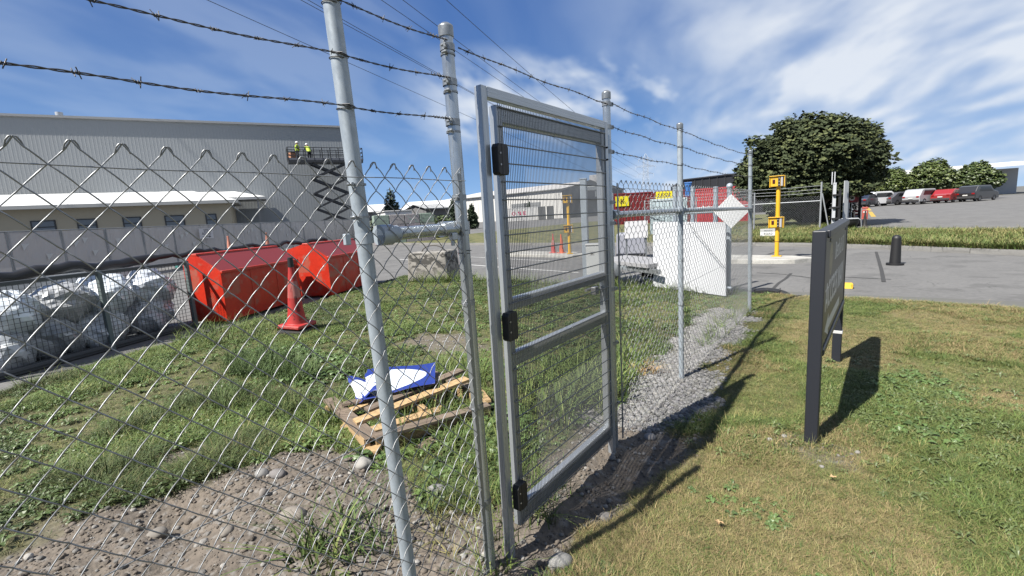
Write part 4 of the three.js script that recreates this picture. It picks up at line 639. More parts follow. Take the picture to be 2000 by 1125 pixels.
// ------------------------------------------------------------------ middle distance: blocks, containers, sheds, pylon, power lines
const gAt = (px, d) => { const p = at(px, 420, d); return V(p.x, yardY(p.x, p.z), p.z); };
const faceUs = (p, extra = 0) => Math.atan2(-p.x, -p.z) + extra;        // turn so that local +z looks back to the street
{
  // stacked concrete blocks with faded paint
  const pal = [[0.34, 0.31, 0.33], [0.36, 0.35, 0.34], [0.28, 0.36, 0.30], [0.33, 0.31, 0.34], [0.38, 0.36, 0.36], [0.34, 0.30, 0.33]];
  const scr = (c, seed) => new THREE.MeshStandardMaterial({ roughness: 0.9, map: tex(128, 64, (u, v) => { const a = pn(u, v, 5, 4), s = Math.abs(pn(u + seed * 0.13, v, 6, 2) - 0.5), w = sm(0.05, 0.015, s); return mix3(c.map((k) => k * (0.7 + 0.6 * a)), seed % 3 === 1 ? [0.10, 0.32, 0.24] : [0.10, 0.08, 0.11], w * 0.75); }, true) });
  const wl = thing('block_wall', 'row of stacked concrete blocks with faded graffiti in the yard', 'block wall'); const A = at(728, 430, 34), B = at(846, 428, 36), d = V().subVectors(B, A).setY(0), L = d.length(), n = Math.round(L / 1.25), ry = Math.atan2(-d.z, d.x);
  for (let r = 0; r < 3; r++) for (let i = 0; i < n; i++) { const p = V().lerpVectors(A, B, (i + 0.5 + (r === 1 ? 0.02 : 0)) / n); p.y = yardY(p.x, p.z) + 0.37 + r * 0.745 - (r === 2 ? 0.02 : 0); const b = M('block', rb(L / n - 0.03, 0.73, 0.75, 0, 0, 0, 0.04), scr(pal[(i * 2 + r) % 6], i + r), wl); b.position.copy(p); b.rotation.y = ry + 0.01 * ((i * 7 + r) % 3 - 1); }
  // site cabin behind the blocks
  const pc = gAt(779, 44), ca = thing('site_cabin', 'white site cabin behind the graffiti blocks', 'cabin', pc.toArray(), faceUs(pc, 0.25)), w = mat(0.78, 0.78, 0.78, 0.6);
  M('wall', rb(2.6, 2.5, 5, 0, 1.35, -2.5, 0.04), w, ca); M('roof', rb(2.8, 0.12, 5.2, 0, 2.66, -2.5, 0.03), mat(0.6, 0.6, 0.6), ca); const dw = M('door', rb(1.9, 1.7, 0.05, 0, 1.35, 0.03, 0.01), mat(0.62, 0.63, 0.66, 0.6), ca); for (let i = 0; i < 5; i++) M('slat', rb(1.8, 0.05, 0.03, 0, 0.75 + i * 0.3, 0.06, 0.005), mat(0.5, 0.5, 0.52), dw); for (const s of [-1, 1]) M('skid', rb(0.2, 0.15, 5, s, 0.075, -2.5), mBlack, ca);
  // sheds with white roofs
  function shed(name, label, px0, px1, d0, d1, yE, yR, wallC, roofC, back, roofOut = 0.4) {      // wall from pixel to pixel, mono-pitch roof rising to the back
    const a = at(px0, yE[0], d0), b = at(px1, yE[1], d1), t = thing(name, label, 'shed'), ga = yardY(a.x, a.z) - 0.2, dir = V().subVectors(b, a).setY(0).normalize(), nb = V(dir.z, 0, -dir.x); if (nb.dot(a) < 0) nb.negate();
    const eh = (a.y + b.y) / 2, A = V(a.x, eh, a.z), B = V(b.x, eh, b.z), q = (p, n, y) => p.clone().addScaledVector(nb, n).setY(y), l = [], Q = (...v) => l.push(...v[0].toArray(), ...v[1].toArray(), ...v[2].toArray(), ...v[0].toArray(), ...v[2].toArray(), ...v[3].toArray());
    Q(q(A, 0, ga), q(B, 0, ga), q(B, 0, eh), q(A, 0, eh)); Q(q(A, back * 2, ga), q(A, 0, ga), q(A, 0, eh), q(A, back * 2, eh)); Q(q(B, 0, ga), q(B, back * 2, ga), q(B, back * 2, eh), q(B, 0, eh));
    l.push(...q(A, 0, eh).toArray(), ...q(A, back, eh + yR).toArray(), ...q(A, back * 2, eh).toArray(), ...q(B, 0, eh).toArray(), ...q(B, back * 2, eh).toArray(), ...q(B, back, eh + yR).toArray());
    M('wall', tri(l), wallC, t); const r = []; const R = (...v) => r.push(...v[0].toArray(), ...v[1].toArray(), ...v[2].toArray(), ...v[0].toArray(), ...v[2].toArray(), ...v[3].toArray());
    const A2 = A.clone().addScaledVector(dir, -roofOut), B2 = B.clone().addScaledVector(dir, roofOut), k = yR / back * 0.5;
    R(q(A2, -0.5, eh - k + 0.06), q(B2, -0.5, eh - k + 0.06), q(B2, back, eh + yR + 0.06), q(A2, back, eh + yR + 0.06)); R(q(A2, back, eh + yR + 0.06), q(B2, back, eh + yR + 0.06), q(B2, back * 2 + 0.5, eh - k + 0.06), q(A2, back * 2 + 0.5, eh - k + 0.06));
    M('roof', tri(r), roofC, t); M('gutter', beam(q(A2, -0.55, eh - k), q(B2, -0.55, eh - k), 0.18, 0.16), mat(0.3, 0.31, 0.31), t);
    return { t, A, B, dir, nb, eh, ga, q };
  }
  const wh = mat(0.78, 0.79, 0.79, 0.6), gy = mat(0.22, 0.225, 0.23, 0.7);
  shed('shed', 'far shed with long white roof, left of the conifer', 560, 745, 92, 95, [418, 416], 1.7, gy, wh, 9);
  const s2 = shed('shed', 'grey shed with white roof behind the graffiti blocks', 784, 872, 88, 88, [409, 405], 1.7, gy, wh, 9);
  const s3 = shed('shed', 'darker grey lean-to shed right of the white roof', 832, 874, 70, 72, [408, 404], 0.7, mat(0.17, 0.17, 0.175, 0.8), mat(0.42, 0.43, 0.43), 4);
  const big = shed('warehouse', 'long white warehouse seen through the gate', 866, 1098, 134, 108, [389, 371], 2.3, mat(0.70, 0.69, 0.66, 0.75), mat(0.62, 0.60, 0.58, 0.6), 16);
  big.t.userData.category = 'warehouse';
  { // cladding, doors and windows of its long wall
    const Lb = big.A.distanceTo(big.B), P = (a, h, n) => big.q(big.A.clone().addScaledVector(big.dir, a), -n, h), rec = (a, b, h0, h1, n) => beam(P(a, (h0 + h1) / 2, n), P(b, (h0 + h1) / 2, n), 0.06, h1 - h0);
    for (let i = 1; i < 24; i++) M('cladding_joint', rec(Lb * i / 24 - 0.05, Lb * i / 24 + 0.05, big.ga, big.eh - 0.3, 0.03), mat(0.62, 0.61, 0.59), big.t);
    for (const [u, w, h] of [[0.62, 5, 4.2], [0.72, 5, 4.2]]) { const dr = M('roller_door', rec(Lb * u, Lb * u + w, big.ga + 0.2, big.ga + h, 0.06), mat(0.24, 0.25, 0.26), big.t); for (let k = 1; k < 6; k++) M('slat', rec(Lb * u + 0.1, Lb * u + w - 0.1, big.ga + h * k / 6, big.ga + h * k / 6 + 0.08, 0.11), mat(0.32, 0.33, 0.34), dr); }
  }
  { // grey gabled end building to its right
    const a = at(1100, 371, 107), b = at(1215, 376, 128), gE = thing('warehouse', 'grey gabled warehouse behind the square gate post', 'warehouse'); const l = [], g = yardY(a.x, a.z) - 0.2, m = V().lerpVectors(a, b, 0.42); m.y = a.y + 2.6; const A = a.toArray(), B = V(b.x, a.y, b.z).toArray(), A0 = [a.x, g, a.z], B0 = [b.x, g, b.z];
    l.push(...A0, ...B0, ...B, ...A0, ...B, ...A, ...A, ...B, ...m.toArray()); const bk = V(-0.35, 0, -0.94).multiplyScalar(30), mv = (p) => [p[0] + bk.x, p[1], p[2] + bk.z];
    M('wall', tri(l), mat(0.26, 0.27, 0.275, 0.7), gE); const r = []; for (const [p, q] of [[A, m.toArray()], [m.toArray(), B]]) r.push(...p, ...q, ...mv(q), ...p, ...mv(q), ...mv(p)); M('roof', tri(r), mat(0.5, 0.5, 0.5), gE);
    const P = (u) => V().lerpVectors(V(...A0), V(...B0), u), dd = M('roller_door', beam(P(0.06).setY(g + 2.2), P(0.26).setY(g + 2.2), 0.2, 4), mat(0.16, 0.165, 0.17), gE); M('canopy', beam(P(0.02).setY(g + 4.6), P(0.8).setY(g + 4.6), 2.2, 0.2), mat(0.13, 0.13, 0.13), gE);
    M('vent', rb(3, 2, 3, m.x, m.y + 0.3, m.z - 4, 0.1), mat(0.4, 0.4, 0.41), gE);
  }
  // containers at the far end of the yard
  function container(label, px0, px1, d, hgt, col, ry, group, name = 'container', cat = 'container') {
    const p = at((px0 + px1) / 2, 420, d), w = (px1 - px0) * d / FL, t = thing(name, label, cat, [p.x, yardY(p.x, p.z), p.z], faceUs(p, ry), group), m = mat(...col, 0.6), dep = Math.min(w, 2.4);
    M('body', rb(w - 0.1, hgt - 0.1, dep, 0, hgt / 2 + 0.05, -dep / 2, 0.03), m, t); const nr = Math.max(4, Math.round(w / 0.28)); for (let i = 0; i < nr; i++) M('rib', rb(w / nr * 0.5, hgt - 0.4, 0.05, -w / 2 + (i + 0.5) * w / nr, hgt / 2 + 0.05, 0.015, 0.012), m, t);
    for (const s of [-1, 1]) M('corner_post', rb(0.14, hgt, 0.14, s * (w / 2 - 0.07), hgt / 2 + 0.05, -0.03, 0.01), m, t); for (const y of [0.11, hgt]) M('rail', rb(w, 0.13, 0.12, 0, y, -0.02, 0.01), m, t);
    return { t, w };
  }
  const c1 = container('white refrigerated container with large magenta letters at the yard end', 984, 1051, 104, 2.9, [0.74, 0.74, 0.73], -0.05, null);
  M('lettering', new THREE.PlaneGeometry(c1.w * 0.5, 1.25).translate(-c1.w * 0.06, 1.75, 0.05), new THREE.MeshStandardMaterial({ roughness: 0.6, map: sign(2, 0.7, 200, (x, w, h) => { x.fillStyle = '#dcdbd8'; x.fillRect(0, 0, w, h); x.fillStyle = '#c0205e'; x.font = 'bold 128px sans-serif'; x.textAlign = 'center'; x.fillText('O N E', w / 2, h * 0.84); }) }), c1.t);
  container('left dark grey container end right of the white lettered container', 1052, 1066, 102, 2.9, [0.13, 0.135, 0.14], 0, 'dark container ends');
  container('right dark grey container end right of the white lettered container', 1068, 1082, 102, 2.9, [0.11, 0.115, 0.12], 0, 'dark container ends');
  // dark red bins with yellow boards and the red container, right of the gate
  const yb = (t, w, h, x, y, txt, z = 0.08) => M('name_board', new THREE.BoxGeometry(w, h, 0.04).translate(x, y, z), new THREE.MeshStandardMaterial({ roughness: 0.55, map: sign(w, h, 300 / h * 0.5, (c, W, H) => { c.fillStyle = '#e8dc2a'; c.fillRect(0, 0, W, H); c.fillStyle = '#3a1010'; c.font = 'bold ' + Math.round(H * 0.72) + 'px sans-serif'; c.textAlign = 'center'; c.fillText(txt, W / 2, H * 0.76); }) }), t);
  const r1 = container('dark red open bin with yellow end board just right of the gate', 1195, 1276, 45, 3.05, [0.20, 0.014, 0.018], 0.25, null, 'skip_bin', 'skip bin'); yb(r1.t, 1.3, 0.95, -1.0, 2.35, 'K');
  const r2 = container('dark red open bin with lettered yellow board behind the pale blue box', 1280, 1350, 42, 2.95, [0.17, 0.014, 0.018], 0.1, null, 'skip_bin', 'skip bin'); yb(r2.t, 1.45, 0.72, -0.8, 2.62, 'LESV');
  container('pale blue box container above the white board', 1271, 1340, 27, 2.08, [0.48, 0.58, 0.62], 0.05, null);
  const r3 = container('bright red corrugated container with three white triangles', 1352, 1460, 38, 2.85, [0.48, 0.025, 0.035], 0.0, null);
  for (let i = 0; i < 3; i++) M('triangle_mark', new THREE.ExtrudeGeometry(new THREE.Shape([[-0.19, 0], [0.19, 0], [0, 0.28]].map((q) => new THREE.Vector2(...q))), { depth: 0.015, bevelEnabled: false }).translate(-r3.w / 2 + 1.0 + i * 0.42, 1.25, 0.042), mat(0.8, 0.8, 0.8), r3.t);
  const bp = at(1344, 367, 36), bb = thing('blue_bin', 'bright blue bin raised above the red container', 'bin', [bp.x, 0.3, bp.z], faceUs(bp)); M('body', tr(new THREE.CylinderGeometry(0.36, 0.28, 1.0, 4, 1), 0, 2.65, 0, 0, Math.PI / 4, 0), mat(0.06, 0.20, 0.56, 0.45), bb); M('lid', rb(0.56, 0.08, 0.56, 0, 3.18, 0, 0.03), mat(0.06, 0.20, 0.56, 0.45), bb); M('stand', rb(0.5, 2.2, 0.5, 0, 1.05, 0, 0.02), mat(0.15, 0.03, 0.03), bb);
  const wb = gAt(1242, 13.5), ws = thing('notice_board', 'blank white board on legs behind the right-hand fence', 'board', wb.toArray(), faceUs(wb, 0.1)); M('panel', rb(0.66, 0.50, 0.03, 0, 1.07, 0, 0.006), mat(0.76, 0.76, 0.77, 0.5), ws); for (const s of [-0.28, 0.28]) M('leg', rb(0.05, 1.3, 0.05, s, 0.65, -0.05, 0.004), mFit, ws);
  const tp = gAt(1232, 16), tk = thing('water_tank', 'low grey plastic tank behind the blank white board', 'tank', tp.toArray(), faceUs(tp)); M('tank', rb(1.0, 0.75, 0.8, 0, 0.5, 0, 0.08), mat(0.34, 0.35, 0.40, 0.5), tk); M('pallet_base', rb(1.05, 0.12, 0.85, 0, 0.06, 0, 0.01), mBlack, tk); M('cap', cy(0.12, 0.06, 0, 0.9, 0), mBlack, tk);
  // black-roofed building to the right
  { const t = thing('dark_building', 'large black-clad building behind the red container and the tree', 'building'), a = at(1330, 352, 70), b = at(1520, 330, 58), g = -0.5, l = [], bk = V(-8, 0, -20), q = (p, y, n) => [p.x + bk.x * n, y, p.z + bk.z * n], R = (A, B, C, Dd) => l.push(...A, ...B, ...C, ...A, ...C, ...Dd); R(q(a, g, 0), q(b, g, 0), q(b, b.y, 0), q(a, a.y, 0)); R(q(a, g, 1), q(a, g, 0), q(a, a.y, 0), q(a, a.y, 1)); R(q(a, a.y, 0), q(b, b.y, 0), q(b, b.y, 1), q(a, a.y, 1)); M('wall', tri(l), mat(0.02, 0.021, 0.025, 0.5), t); M('flashing', beam(a.clone().add(V(0.1, 0.02, 0.2)), b.clone().add(V(0.1, 0.02, 0.2)), 0.15, 0.16), mat(0.04, 0.042, 0.05, 0.4), t); for (let i = 1; i < 12; i++) { const p = V().lerpVectors(a, b, i / 12); M('cladding_joint', beam(V(p.x + 0.05, g, p.z + 0.1), V(p.x + 0.05, p.y - 0.2, p.z + 0.1), 0.08, 0.08), mat(0.03, 0.031, 0.036, 0.5), t); } }
  // transmission tower
  const pt_ = thing('power_pylon', 'distant lattice power pylon rising behind the right-hand fence', 'pylon', (() => { const p = at(1262, 400, 330); return [p.x, yardY(p.x, p.z) - 1, p.z]; })(), 0.6);
  { const m = mat(0.52, 0.58, 0.66, 0.7, 0.0), Hh = 39, w = (y) => y < 24 ? mix(4.6, 1.5, y / 24) : 1.5, g = [], arms = []; const cs = [[-1, -1], [1, -1], [1, 1], [-1, 1]]; const lv = [0, 6, 11.5, 16.5, 20.5, 24, 27, 30, 33, 36]; for (let i = 0; i < lv.length - 1; i++) for (let k = 0; k < 4; k++) { const [a, b] = cs[k], [c, d] = cs[(k + 1) % 4], y0 = lv[i], y1 = lv[i + 1], P = (s, t, y) => V(s * w(y), y, t * w(y)); g.push(bar(P(a, b, y0), P(a, b, y1), 0.10, 4), bar(P(a, b, y0), P(c, d, y1), 0.05, 4), bar(P(c, d, y0), P(a, b, y1), 0.05, 4), bar(P(a, b, y1), P(c, d, y1), 0.05, 4)); } M('lattice_mast', g, m, pt_);
    for (const [y, l] of [[25, 5.5], [30, 7], [35, 5]]) for (const s of [-1, 1]) M('cross_arm', [bar(V(0, y + 1.5, 1), V(s * l, y, 0), 0.07, 4), bar(V(0, y + 1.5, -1), V(s * l, y, 0), 0.07, 4), bar(V(0, y, 1), V(s * l, y, 0), 0.07, 4), bar(V(0, y, -1), V(s * l, y, 0), 0.07, 4), bar(V(s * l, y, 0), V(s * l, y - 2, 0), 0.12, 5)], m, pt_); M('peak', [bar(V(1.5, 36, 1.5), V(0, 39, 0), 0.12, 4), bar(V(-1.5, 36, -1.5), V(0, 39, 0), 0.12, 4), bar(V(-1.5, 36, 1.5), V(0, 39, 0), 0.12, 4), bar(V(1.5, 36, -1.5), V(0, 39, 0), 0.12, 4)], m, pt_); }
  const mC = mat(0.03, 0.032, 0.036, 0.6);
  for (const [x0, y0, x1, y1, x2, y2, lab] of [[405, 0, 880, 212, 1236, 372, 'lowest overhead power line, farthest left in the sky'], [588, 0, 860, 150, 1240, 352, 'lower wire of the close pair of power lines crossing the leaning post'], [602, 0, 866, 148, 1243, 346, 'upper wire of the close pair of power lines crossing the leaning post'], [745, 0, 1010, 180, 1250, 340, 'power line passing just left of the capped gate pipe top'], [787, 0, 1040, 188, 1256, 330, 'power line passing right behind the capped gate pipe top'], [872, 0, 1115, 213, 1272, 325, 'power line farthest right, clear of the capped gate pipe top']]) {
    const r = ray(x0, y0), q = 32 / r[1], A = V(r[0] * q, 33.57, r[2] * q), B = at(x2, y2, 330), pts = [], out = V().subVectors(A, B).multiplyScalar(0.35); 
    // sag so that the wire passes through the middle pixel
    const dir = V().subVectors(B, A), mid = (u) => V().lerpVectors(A, B, u); let best = 0, e = 1e9; for (let u = 0.05; u < 1; u += 0.005) { const p = mid(u), X = p.x, Y = p.y - 1.57, Z = p.z, dd = RX[2] * X + RY[2] * Y + RZ[2] * Z, sx = 1000 + FL * (RX[0] * X + RY[0] * Y + RZ[0] * Z) / dd; if (Math.abs(sx - x1) < e) { e = Math.abs(sx - x1); best = u; } }
    const p = mid(best), dd = RX[2] * p.x + RY[2] * (p.y - 1.57) + RZ[2] * p.z, yb_ = at(x1, y1, dd).y, k = Math.max(-60, Math.min(60, (p.y - yb_) / (best * (1 - best))));
    for (let i = 0; i <= 60; i++) { const u = -0.35 + 1.35 * i / 60, p2 = mid(u); p2.y -= k * u * (1 - u); pts.push(p2); }
    tag(M('power_line', tube(pts, 0.045, 5), mC), lab, 'power line', 'overhead power lines');
  }
}
// ------------------------------------------------------------------ beyond the road: fence, tree, hedge, signs, cars
const mFar = mat(0.42, 0.44, 0.46, 0.5, 0.4);
{
  const t = thing('chain_link_fence', 'chain-link fence across the road under the big tree', 'fence');
  const A = at(1260, 400, 27), B = at(1604, 400, 22.3); for (const p of [A, B]) p.y = vergeY(p.x, p.z);
  const L = A.distanceTo(B), d = V().subVectors(B, A).normalize(), at_ = (a, h) => A.clone().addScaledVector(d, a).setY(vergeY(A.x, A.z) + h);
  const top = 1.62, g = []; const cs = 0.055; for (let i = 0; i < L / cs - 1; i++) { const pts = []; const n = Math.round(top / 0.058); for (let k = 0; k <= n; k++) pts.push(at_((i + ((k + i) & 1)) * cs, 0.02 + k * top / n)); g.push(tube(pts, 0.0045, 3)); }
  tag(M('wire_mesh', g, mFar, t), 'wire mesh of the far fence', null, null, 'stuff');
  for (let i = 0; i <= 3; i++) M('post', bar(at_(L * i / 3 - 0.02, -0.1), at_(L * i / 3 - 0.02, i === 3 ? 2.30 : 2.0), 0.04, 12), mFar, t);
  M('rail', bar(at_(0, 1.40), at_(L, 1.40), 0.026, 8), mFar, t); for (const h of [1.8, 1.95, 2.12]) M('barbed_wire', tube([...Array(20)].map((_, i) => at_(L * i / 19, h - 0.02 * Math.sin(i / 19 * Math.PI * 3) ** 2)), 0.009, 4), mFar, t);
  M('stay', bar(at_(L + 0.02, 1.75), at_(L + 0.35, 0.0), 0.03, 8), mFar, t);
}
function foliage(cs, n, size, seed, dens = 1, squash = 1) {            // leaf clusters spread through lobes; returns one geometry
  const r = rng(seed), pos = [], nor = [], tot = cs.reduce((a, c) => a + c[3] * c[4] * c[5], 0);
  for (const [cx, cy_, cz, rx, ry, rz] of cs) {
    const m = Math.round(n * rx * ry * rz / tot);
    for (let i = 0; i < m; i++) {
      const th = r() * 6.2832, cp = r() * 2 - 1, sp = Math.sqrt(1 - cp * cp), q = 0.62 + 0.42 * Math.pow(r(), 0.6), bump = 0.86 + 0.28 * fbm(th * 1.9 + seed + cx, cp * 3 + cz, 3);
      const dx = sp * Math.cos(th), dy = cp, dz = sp * Math.sin(th), px = cx + dx * rx * q * bump, py = cy_ + dy * ry * q * bump, pz = cz + dz * rz * q * bump;
      const nl = 4 + Math.floor(r() * 3); const out = V(dx, dy * 0.7 + 0.45, dz).normalize();
      for (let k = 0; k < nl; k++) {                                    // a rosette of leaves
        const a = k / nl * 6.28 + r(), side = V(Math.cos(a), -0.35 + 1.1 * r(), Math.sin(a)).addScaledVector(out, 0.35 * r()).normalize(), sv = 0.45 + 1.0 * r() * r() + 0.25 * r(), w = V().crossVectors(side, out).normalize().multiplyScalar(size * 0.34 * sv), l = side.multiplyScalar(size * sv * (0.9 + 0.3 * r()));
        const b = [px, py, pz], m1 = [px + l.x * 0.5 + w.x, py + l.y * 0.5 + w.y, pz + l.z * 0.5 + w.z], m2 = [px + l.x * 0.5 - w.x, py + l.y * 0.5 - w.y, pz + l.z * 0.5 - w.z], e = [px + l.x, py + l.y - size * 0.10, pz + l.z];
        pos.push(...b, ...m1, ...e, ...b, ...e, ...m2);
      }
    }
  }
  return tri(pos);
}
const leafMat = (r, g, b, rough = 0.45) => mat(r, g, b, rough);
const barkM = (() => { const t = tex(128, 256, (u, v) => { const a = pn(u, v * 1, 8, 4), f = pn(u, v, 20, 2); const k = 0.08 + 0.10 * (a - 0.4) + 0.05 * f; return [k, k * 0.85, k * 0.7]; }, true); return new THREE.MeshStandardMaterial({ map: t, roughness: 0.95 }); })();
function treeThing(name, label, base, lobes, n, size, col, seed, trunks, extra, cat = 'tree', group) {
  const t = thing(name, label, cat, base, 0, group);
  for (const [pts, r] of trunks) M('trunk', tube(pts.map((p) => V(...p)), r, 9, (q) => 1 - 0.55 * q), barkM, t);
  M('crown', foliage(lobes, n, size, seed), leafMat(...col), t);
  if (extra) M('crown_shoots', foliage(lobes.map(([x, y, z, a, b, c]) => [x, y + 0.04, z, a * 1.02, b * 1.02, c * 1.02]), Math.round(n * 0.28), size * 0.9, seed + 5), leafMat(...extra), t);
  return t;
}
{
  const c = at(1588, 320, 25.5), y0 = vergeY(c.x, c.z);
  const S = (px, py, dd, rx, ry, rz) => { const p = at(px, py, 25.5 + dd); return [p.x - c.x, p.y - y0, p.z - c.z, rx, ry, rz]; };
  treeThing('broadleaf_tree', 'big dark evergreen tree with a dense domed crown by the road', [c.x, y0, c.z], [S(1590, 305, 0, 2.6, 2.1, 2.6), S(1655, 310, 0.3, 1.7, 1.7, 1.9), S(1520, 335, 0, 1.9, 1.55, 2.0), S(1610, 262, 0.4, 1.5, 0.75, 1.5), S(1672, 265, 0.6, 1.1, 0.75, 1.3), S(1700, 300, 0.4, 0.85, 0.9, 1.2), S(1693, 345, 0.2, 0.75, 0.7, 1.0), S(1475, 345, 0.3, 1.0, 1.1, 1.5), S(1545, 285, 0.3, 1.1, 0.8, 1.3), S(1460, 375, 0.3, 0.6, 0.5, 1), S(1560, 372, -0.6, 1.6, 0.55, 1.6), S(1640, 368, -0.5, 1.6, 0.6, 1.6), S(1575, 350, 0.5, 2.3, 1.2, 2.3), S(1650, 350, 0.5, 1.5, 1.2, 2.0), S(1562, 240, 0.3, 0.22, 0.35, 0.25), S(1700, 345, 0, 0.8, 0.55, 0.9), ...[...Array(34)].map((_, i) => { const q = rng(700 + i), a = q() * 6.283, e = q(); return S(1588 + 132 * Math.cos(a) * (0.75 + 0.25 * e), 316 - 78 * Math.sin(a) * (0.8 + 0.28 * e), (q() - 0.6) * 2.6, 0.35 + 0.4 * q(), 0.28 + 0.3 * q(), 0.4 + 0.3 * q()); })], 15500, 0.20, [0.040, 0.058, 0.016, 0.85], 4,
    [[[[-0.2, -0.2, -0.6], [-0.15, 0.6, -0.55], [0.05, 1.5, -0.4], [0.4, 2.6, -0.2]], 0.34], [[[0.0, 0.2, -0.6], [-0.6, 1.2, -0.5], [-1.3, 2.2, -0.3]], 0.22], [[[0.1, 0.7, -0.5], [0.8, 1.6, -0.3], [1.6, 2.6, 0]], 0.2], [[[1.0, -0.2, -1.0], [1.1, 0.9, -0.9], [1.4, 2.3, -0.5]], 0.26]], [0.105, 0.125, 0.036, 0.8]);
  const hp = at(1625, 425, 27.5), hy = vergeY(hp.x, hp.z);
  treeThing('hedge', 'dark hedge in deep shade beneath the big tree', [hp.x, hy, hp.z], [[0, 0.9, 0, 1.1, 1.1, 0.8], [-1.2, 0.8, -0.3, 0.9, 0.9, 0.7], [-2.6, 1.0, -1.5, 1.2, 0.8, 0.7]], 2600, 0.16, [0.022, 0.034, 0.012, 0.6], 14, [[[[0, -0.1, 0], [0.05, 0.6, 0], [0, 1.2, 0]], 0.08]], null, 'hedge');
  // lighter trees on the right
  const tr_ = (px, py, d, s, seed, lab, col) => { const p = at(px, py, d), y = vergeY(p.x, p.z), k = s; treeThing('roadside_tree', lab, [p.x, y, p.z], [[0, 2.6 * k, 0, 1.9 * k, 1.6 * k, 1.9 * k], [-1.3 * k, 2.0 * k, 0.3, 1.2 * k, 1.0 * k, 1.2 * k], [1.4 * k, 2.2 * k, -0.2, 1.3 * k, 1.1 * k, 1.3 * k], [0.3 * k, 3.7 * k, 0, 1.0 * k, 0.9 * k, 1.0 * k]], 2600, 0.30 * k, col, seed, [[[[0, -0.2, 0], [0.05, 1.2 * k, 0], [0, 2.8 * k, 0]], 0.16 * k]], [0.15, 0.19, 0.05, 0.5]); };
  tr_(1738, 372, 62, 1.0, 21, 'light green bushy tree behind the white parked car', [0.085, 0.12, 0.028, 0.5]);
  tr_(1698, 378, 66, 0.72, 22, 'small olive tree behind the dark parked car', [0.06, 0.08, 0.025, 0.5]);
  tr_(1815, 368, 60, 1.15, 23, 'light green tree right of the white parked car', [0.08, 0.115, 0.03, 0.5]);
  tr_(1900, 366, 58, 1.0, 24, 'rounded green tree farthest right along the car park', [0.07, 0.105, 0.03, 0.5]);
  // conifers and bushes in the yard
  const con = (px, d, h, w, seed, lab) => { const p = gAt(px, d), lb = []; for (let i = 0; i < 9; i++) { const q = i / 9; lb.push([0.12 * Math.sin(i * 5), h * (0.12 + 0.82 * q), 0.12 * Math.cos(i * 3), w * (1 - q) + 0.12, h * 0.09, w * (1 - q) + 0.12]); } treeThing('conifer_tree', lab, p.toArray(), lb, 2200, 0.24, [0.028, 0.052, 0.022, 0.6], seed, [[[[0, -0.2, 0], [0, h * 0.5, 0], [0, h * 0.95, 0]], 0.14]], [0.05, 0.085, 0.03, 0.6]); };
  con(766, 60, 6.3, 1.75, 31, 'dark conifer standing alone against the sky left of the gate');
  con(886, 62, 4.4, 0.85, 32, 'narrow dark conifer just left of the round gate pipe'); con(922, 64, 3.6, 0.7, 33, 'narrow dark conifer in front of the white warehouse');
  const bsh = (px, d, s, seed, lab, col) => { const p = gAt(px, d); treeThing('bush', lab, p.toArray(), [[0, 0.75 * s, 0, 0.9 * s, 0.8 * s, 0.8 * s], [0.7 * s, 0.5 * s, 0.1, 0.6 * s, 0.55 * s, 0.6 * s], [-0.6 * s, 0.55 * s, 0, 0.6 * s, 0.6 * s, 0.6 * s]], 900, 0.2 * s, col, seed, [[[[0, -0.1, 0], [0, 0.8 * s, 0]], 0.05]], null, 'bush'); };
  bsh(858, 40, 1.25, 41, 'green bush at the right end of the graffiti blocks', [0.055, 0.085, 0.022, 0.6]); bsh(742, 46, 1.4, 42, 'green bush at the foot of the lone conifer', [0.04, 0.065, 0.02, 0.6]); con(1034, 110, 4.6, 0.75, 34, 'small dark conifer top showing above the lettered white container');
  // steel pickets and post row by the drive
  const pk = thing('picket_fence', 'row of pale steel pickets receding along the drive under the tree', 'fence'); const PA = V(-0.62, 0, -26.8), PB = V(-0.55, 0, -46); for (let i = 0; i < 16; i++) { const p = V().lerpVectors(PA, PB, i / 15), y = yardY(p.x, p.z); M('picket', rb(0.16, 2.35, 0.05, p.x, y + 1.2, p.z, 0.006, 0.9), mat(0.56, 0.58, 0.6, 0.5, 0.2), pk); } for (const h of [0.5, 1.9]) M('rail', beam(PA.clone().setY(h + yardY(PA.x, PA.z)), PB.clone().setY(h + yardY(PB.x, PB.z)), 0.05, 0.06), mFar, pk);
  const hw = thing('steel_gate', 'pale steel gate end with black upright and hinges, left of the round sign', 'gate', [-0.98, yardY(-0.98, -25.6), -25.6], 0.25); M('upright', rb(0.09, 2.0, 0.09, 0.2, 1.0, 0, 0.006), mBlack, hw); M('upright', rb(0.12, 2.3, 0.10, 0, 1.15, -0.05, 0.006), mat(0.6, 0.62, 0.65, 0.5), hw); for (const y of [0.7, 1.2, 1.75]) M('hinge', rb(0.26, 0.08, 0.10, 0.06, y, 0.03, 0.006), mBlack, hw); for (const x of [-0.12, -0.22]) M('bar', cy(0.022, 0.55, x + 0.1, 2.5, 0, 0, 0, 8), mat(0.6, 0.62, 0.65, 0.5), hw);
  // round limit sign on a slim post
  const sp = at(1664, 387, 24.5), ss = thing('speed_sign', 'round red-ringed 10 sign on a slim white post beside the drive', 'sign', [sp.x, yardY(sp.x, sp.z), sp.z], faceUs(sp)); const shh = sp.y - yardY(sp.x, sp.z);
  M('pole', cy(0.022, shh, 0, shh / 2, -0.03, 0, 0, 10), mat(0.6, 0.6, 0.58), ss); M('back_plate', rb(0.50, 0.46, 0.02, 0.04, shh, -0.012, 0.05), mat(0.22, 0.02, 0.02, 0.5), ss);
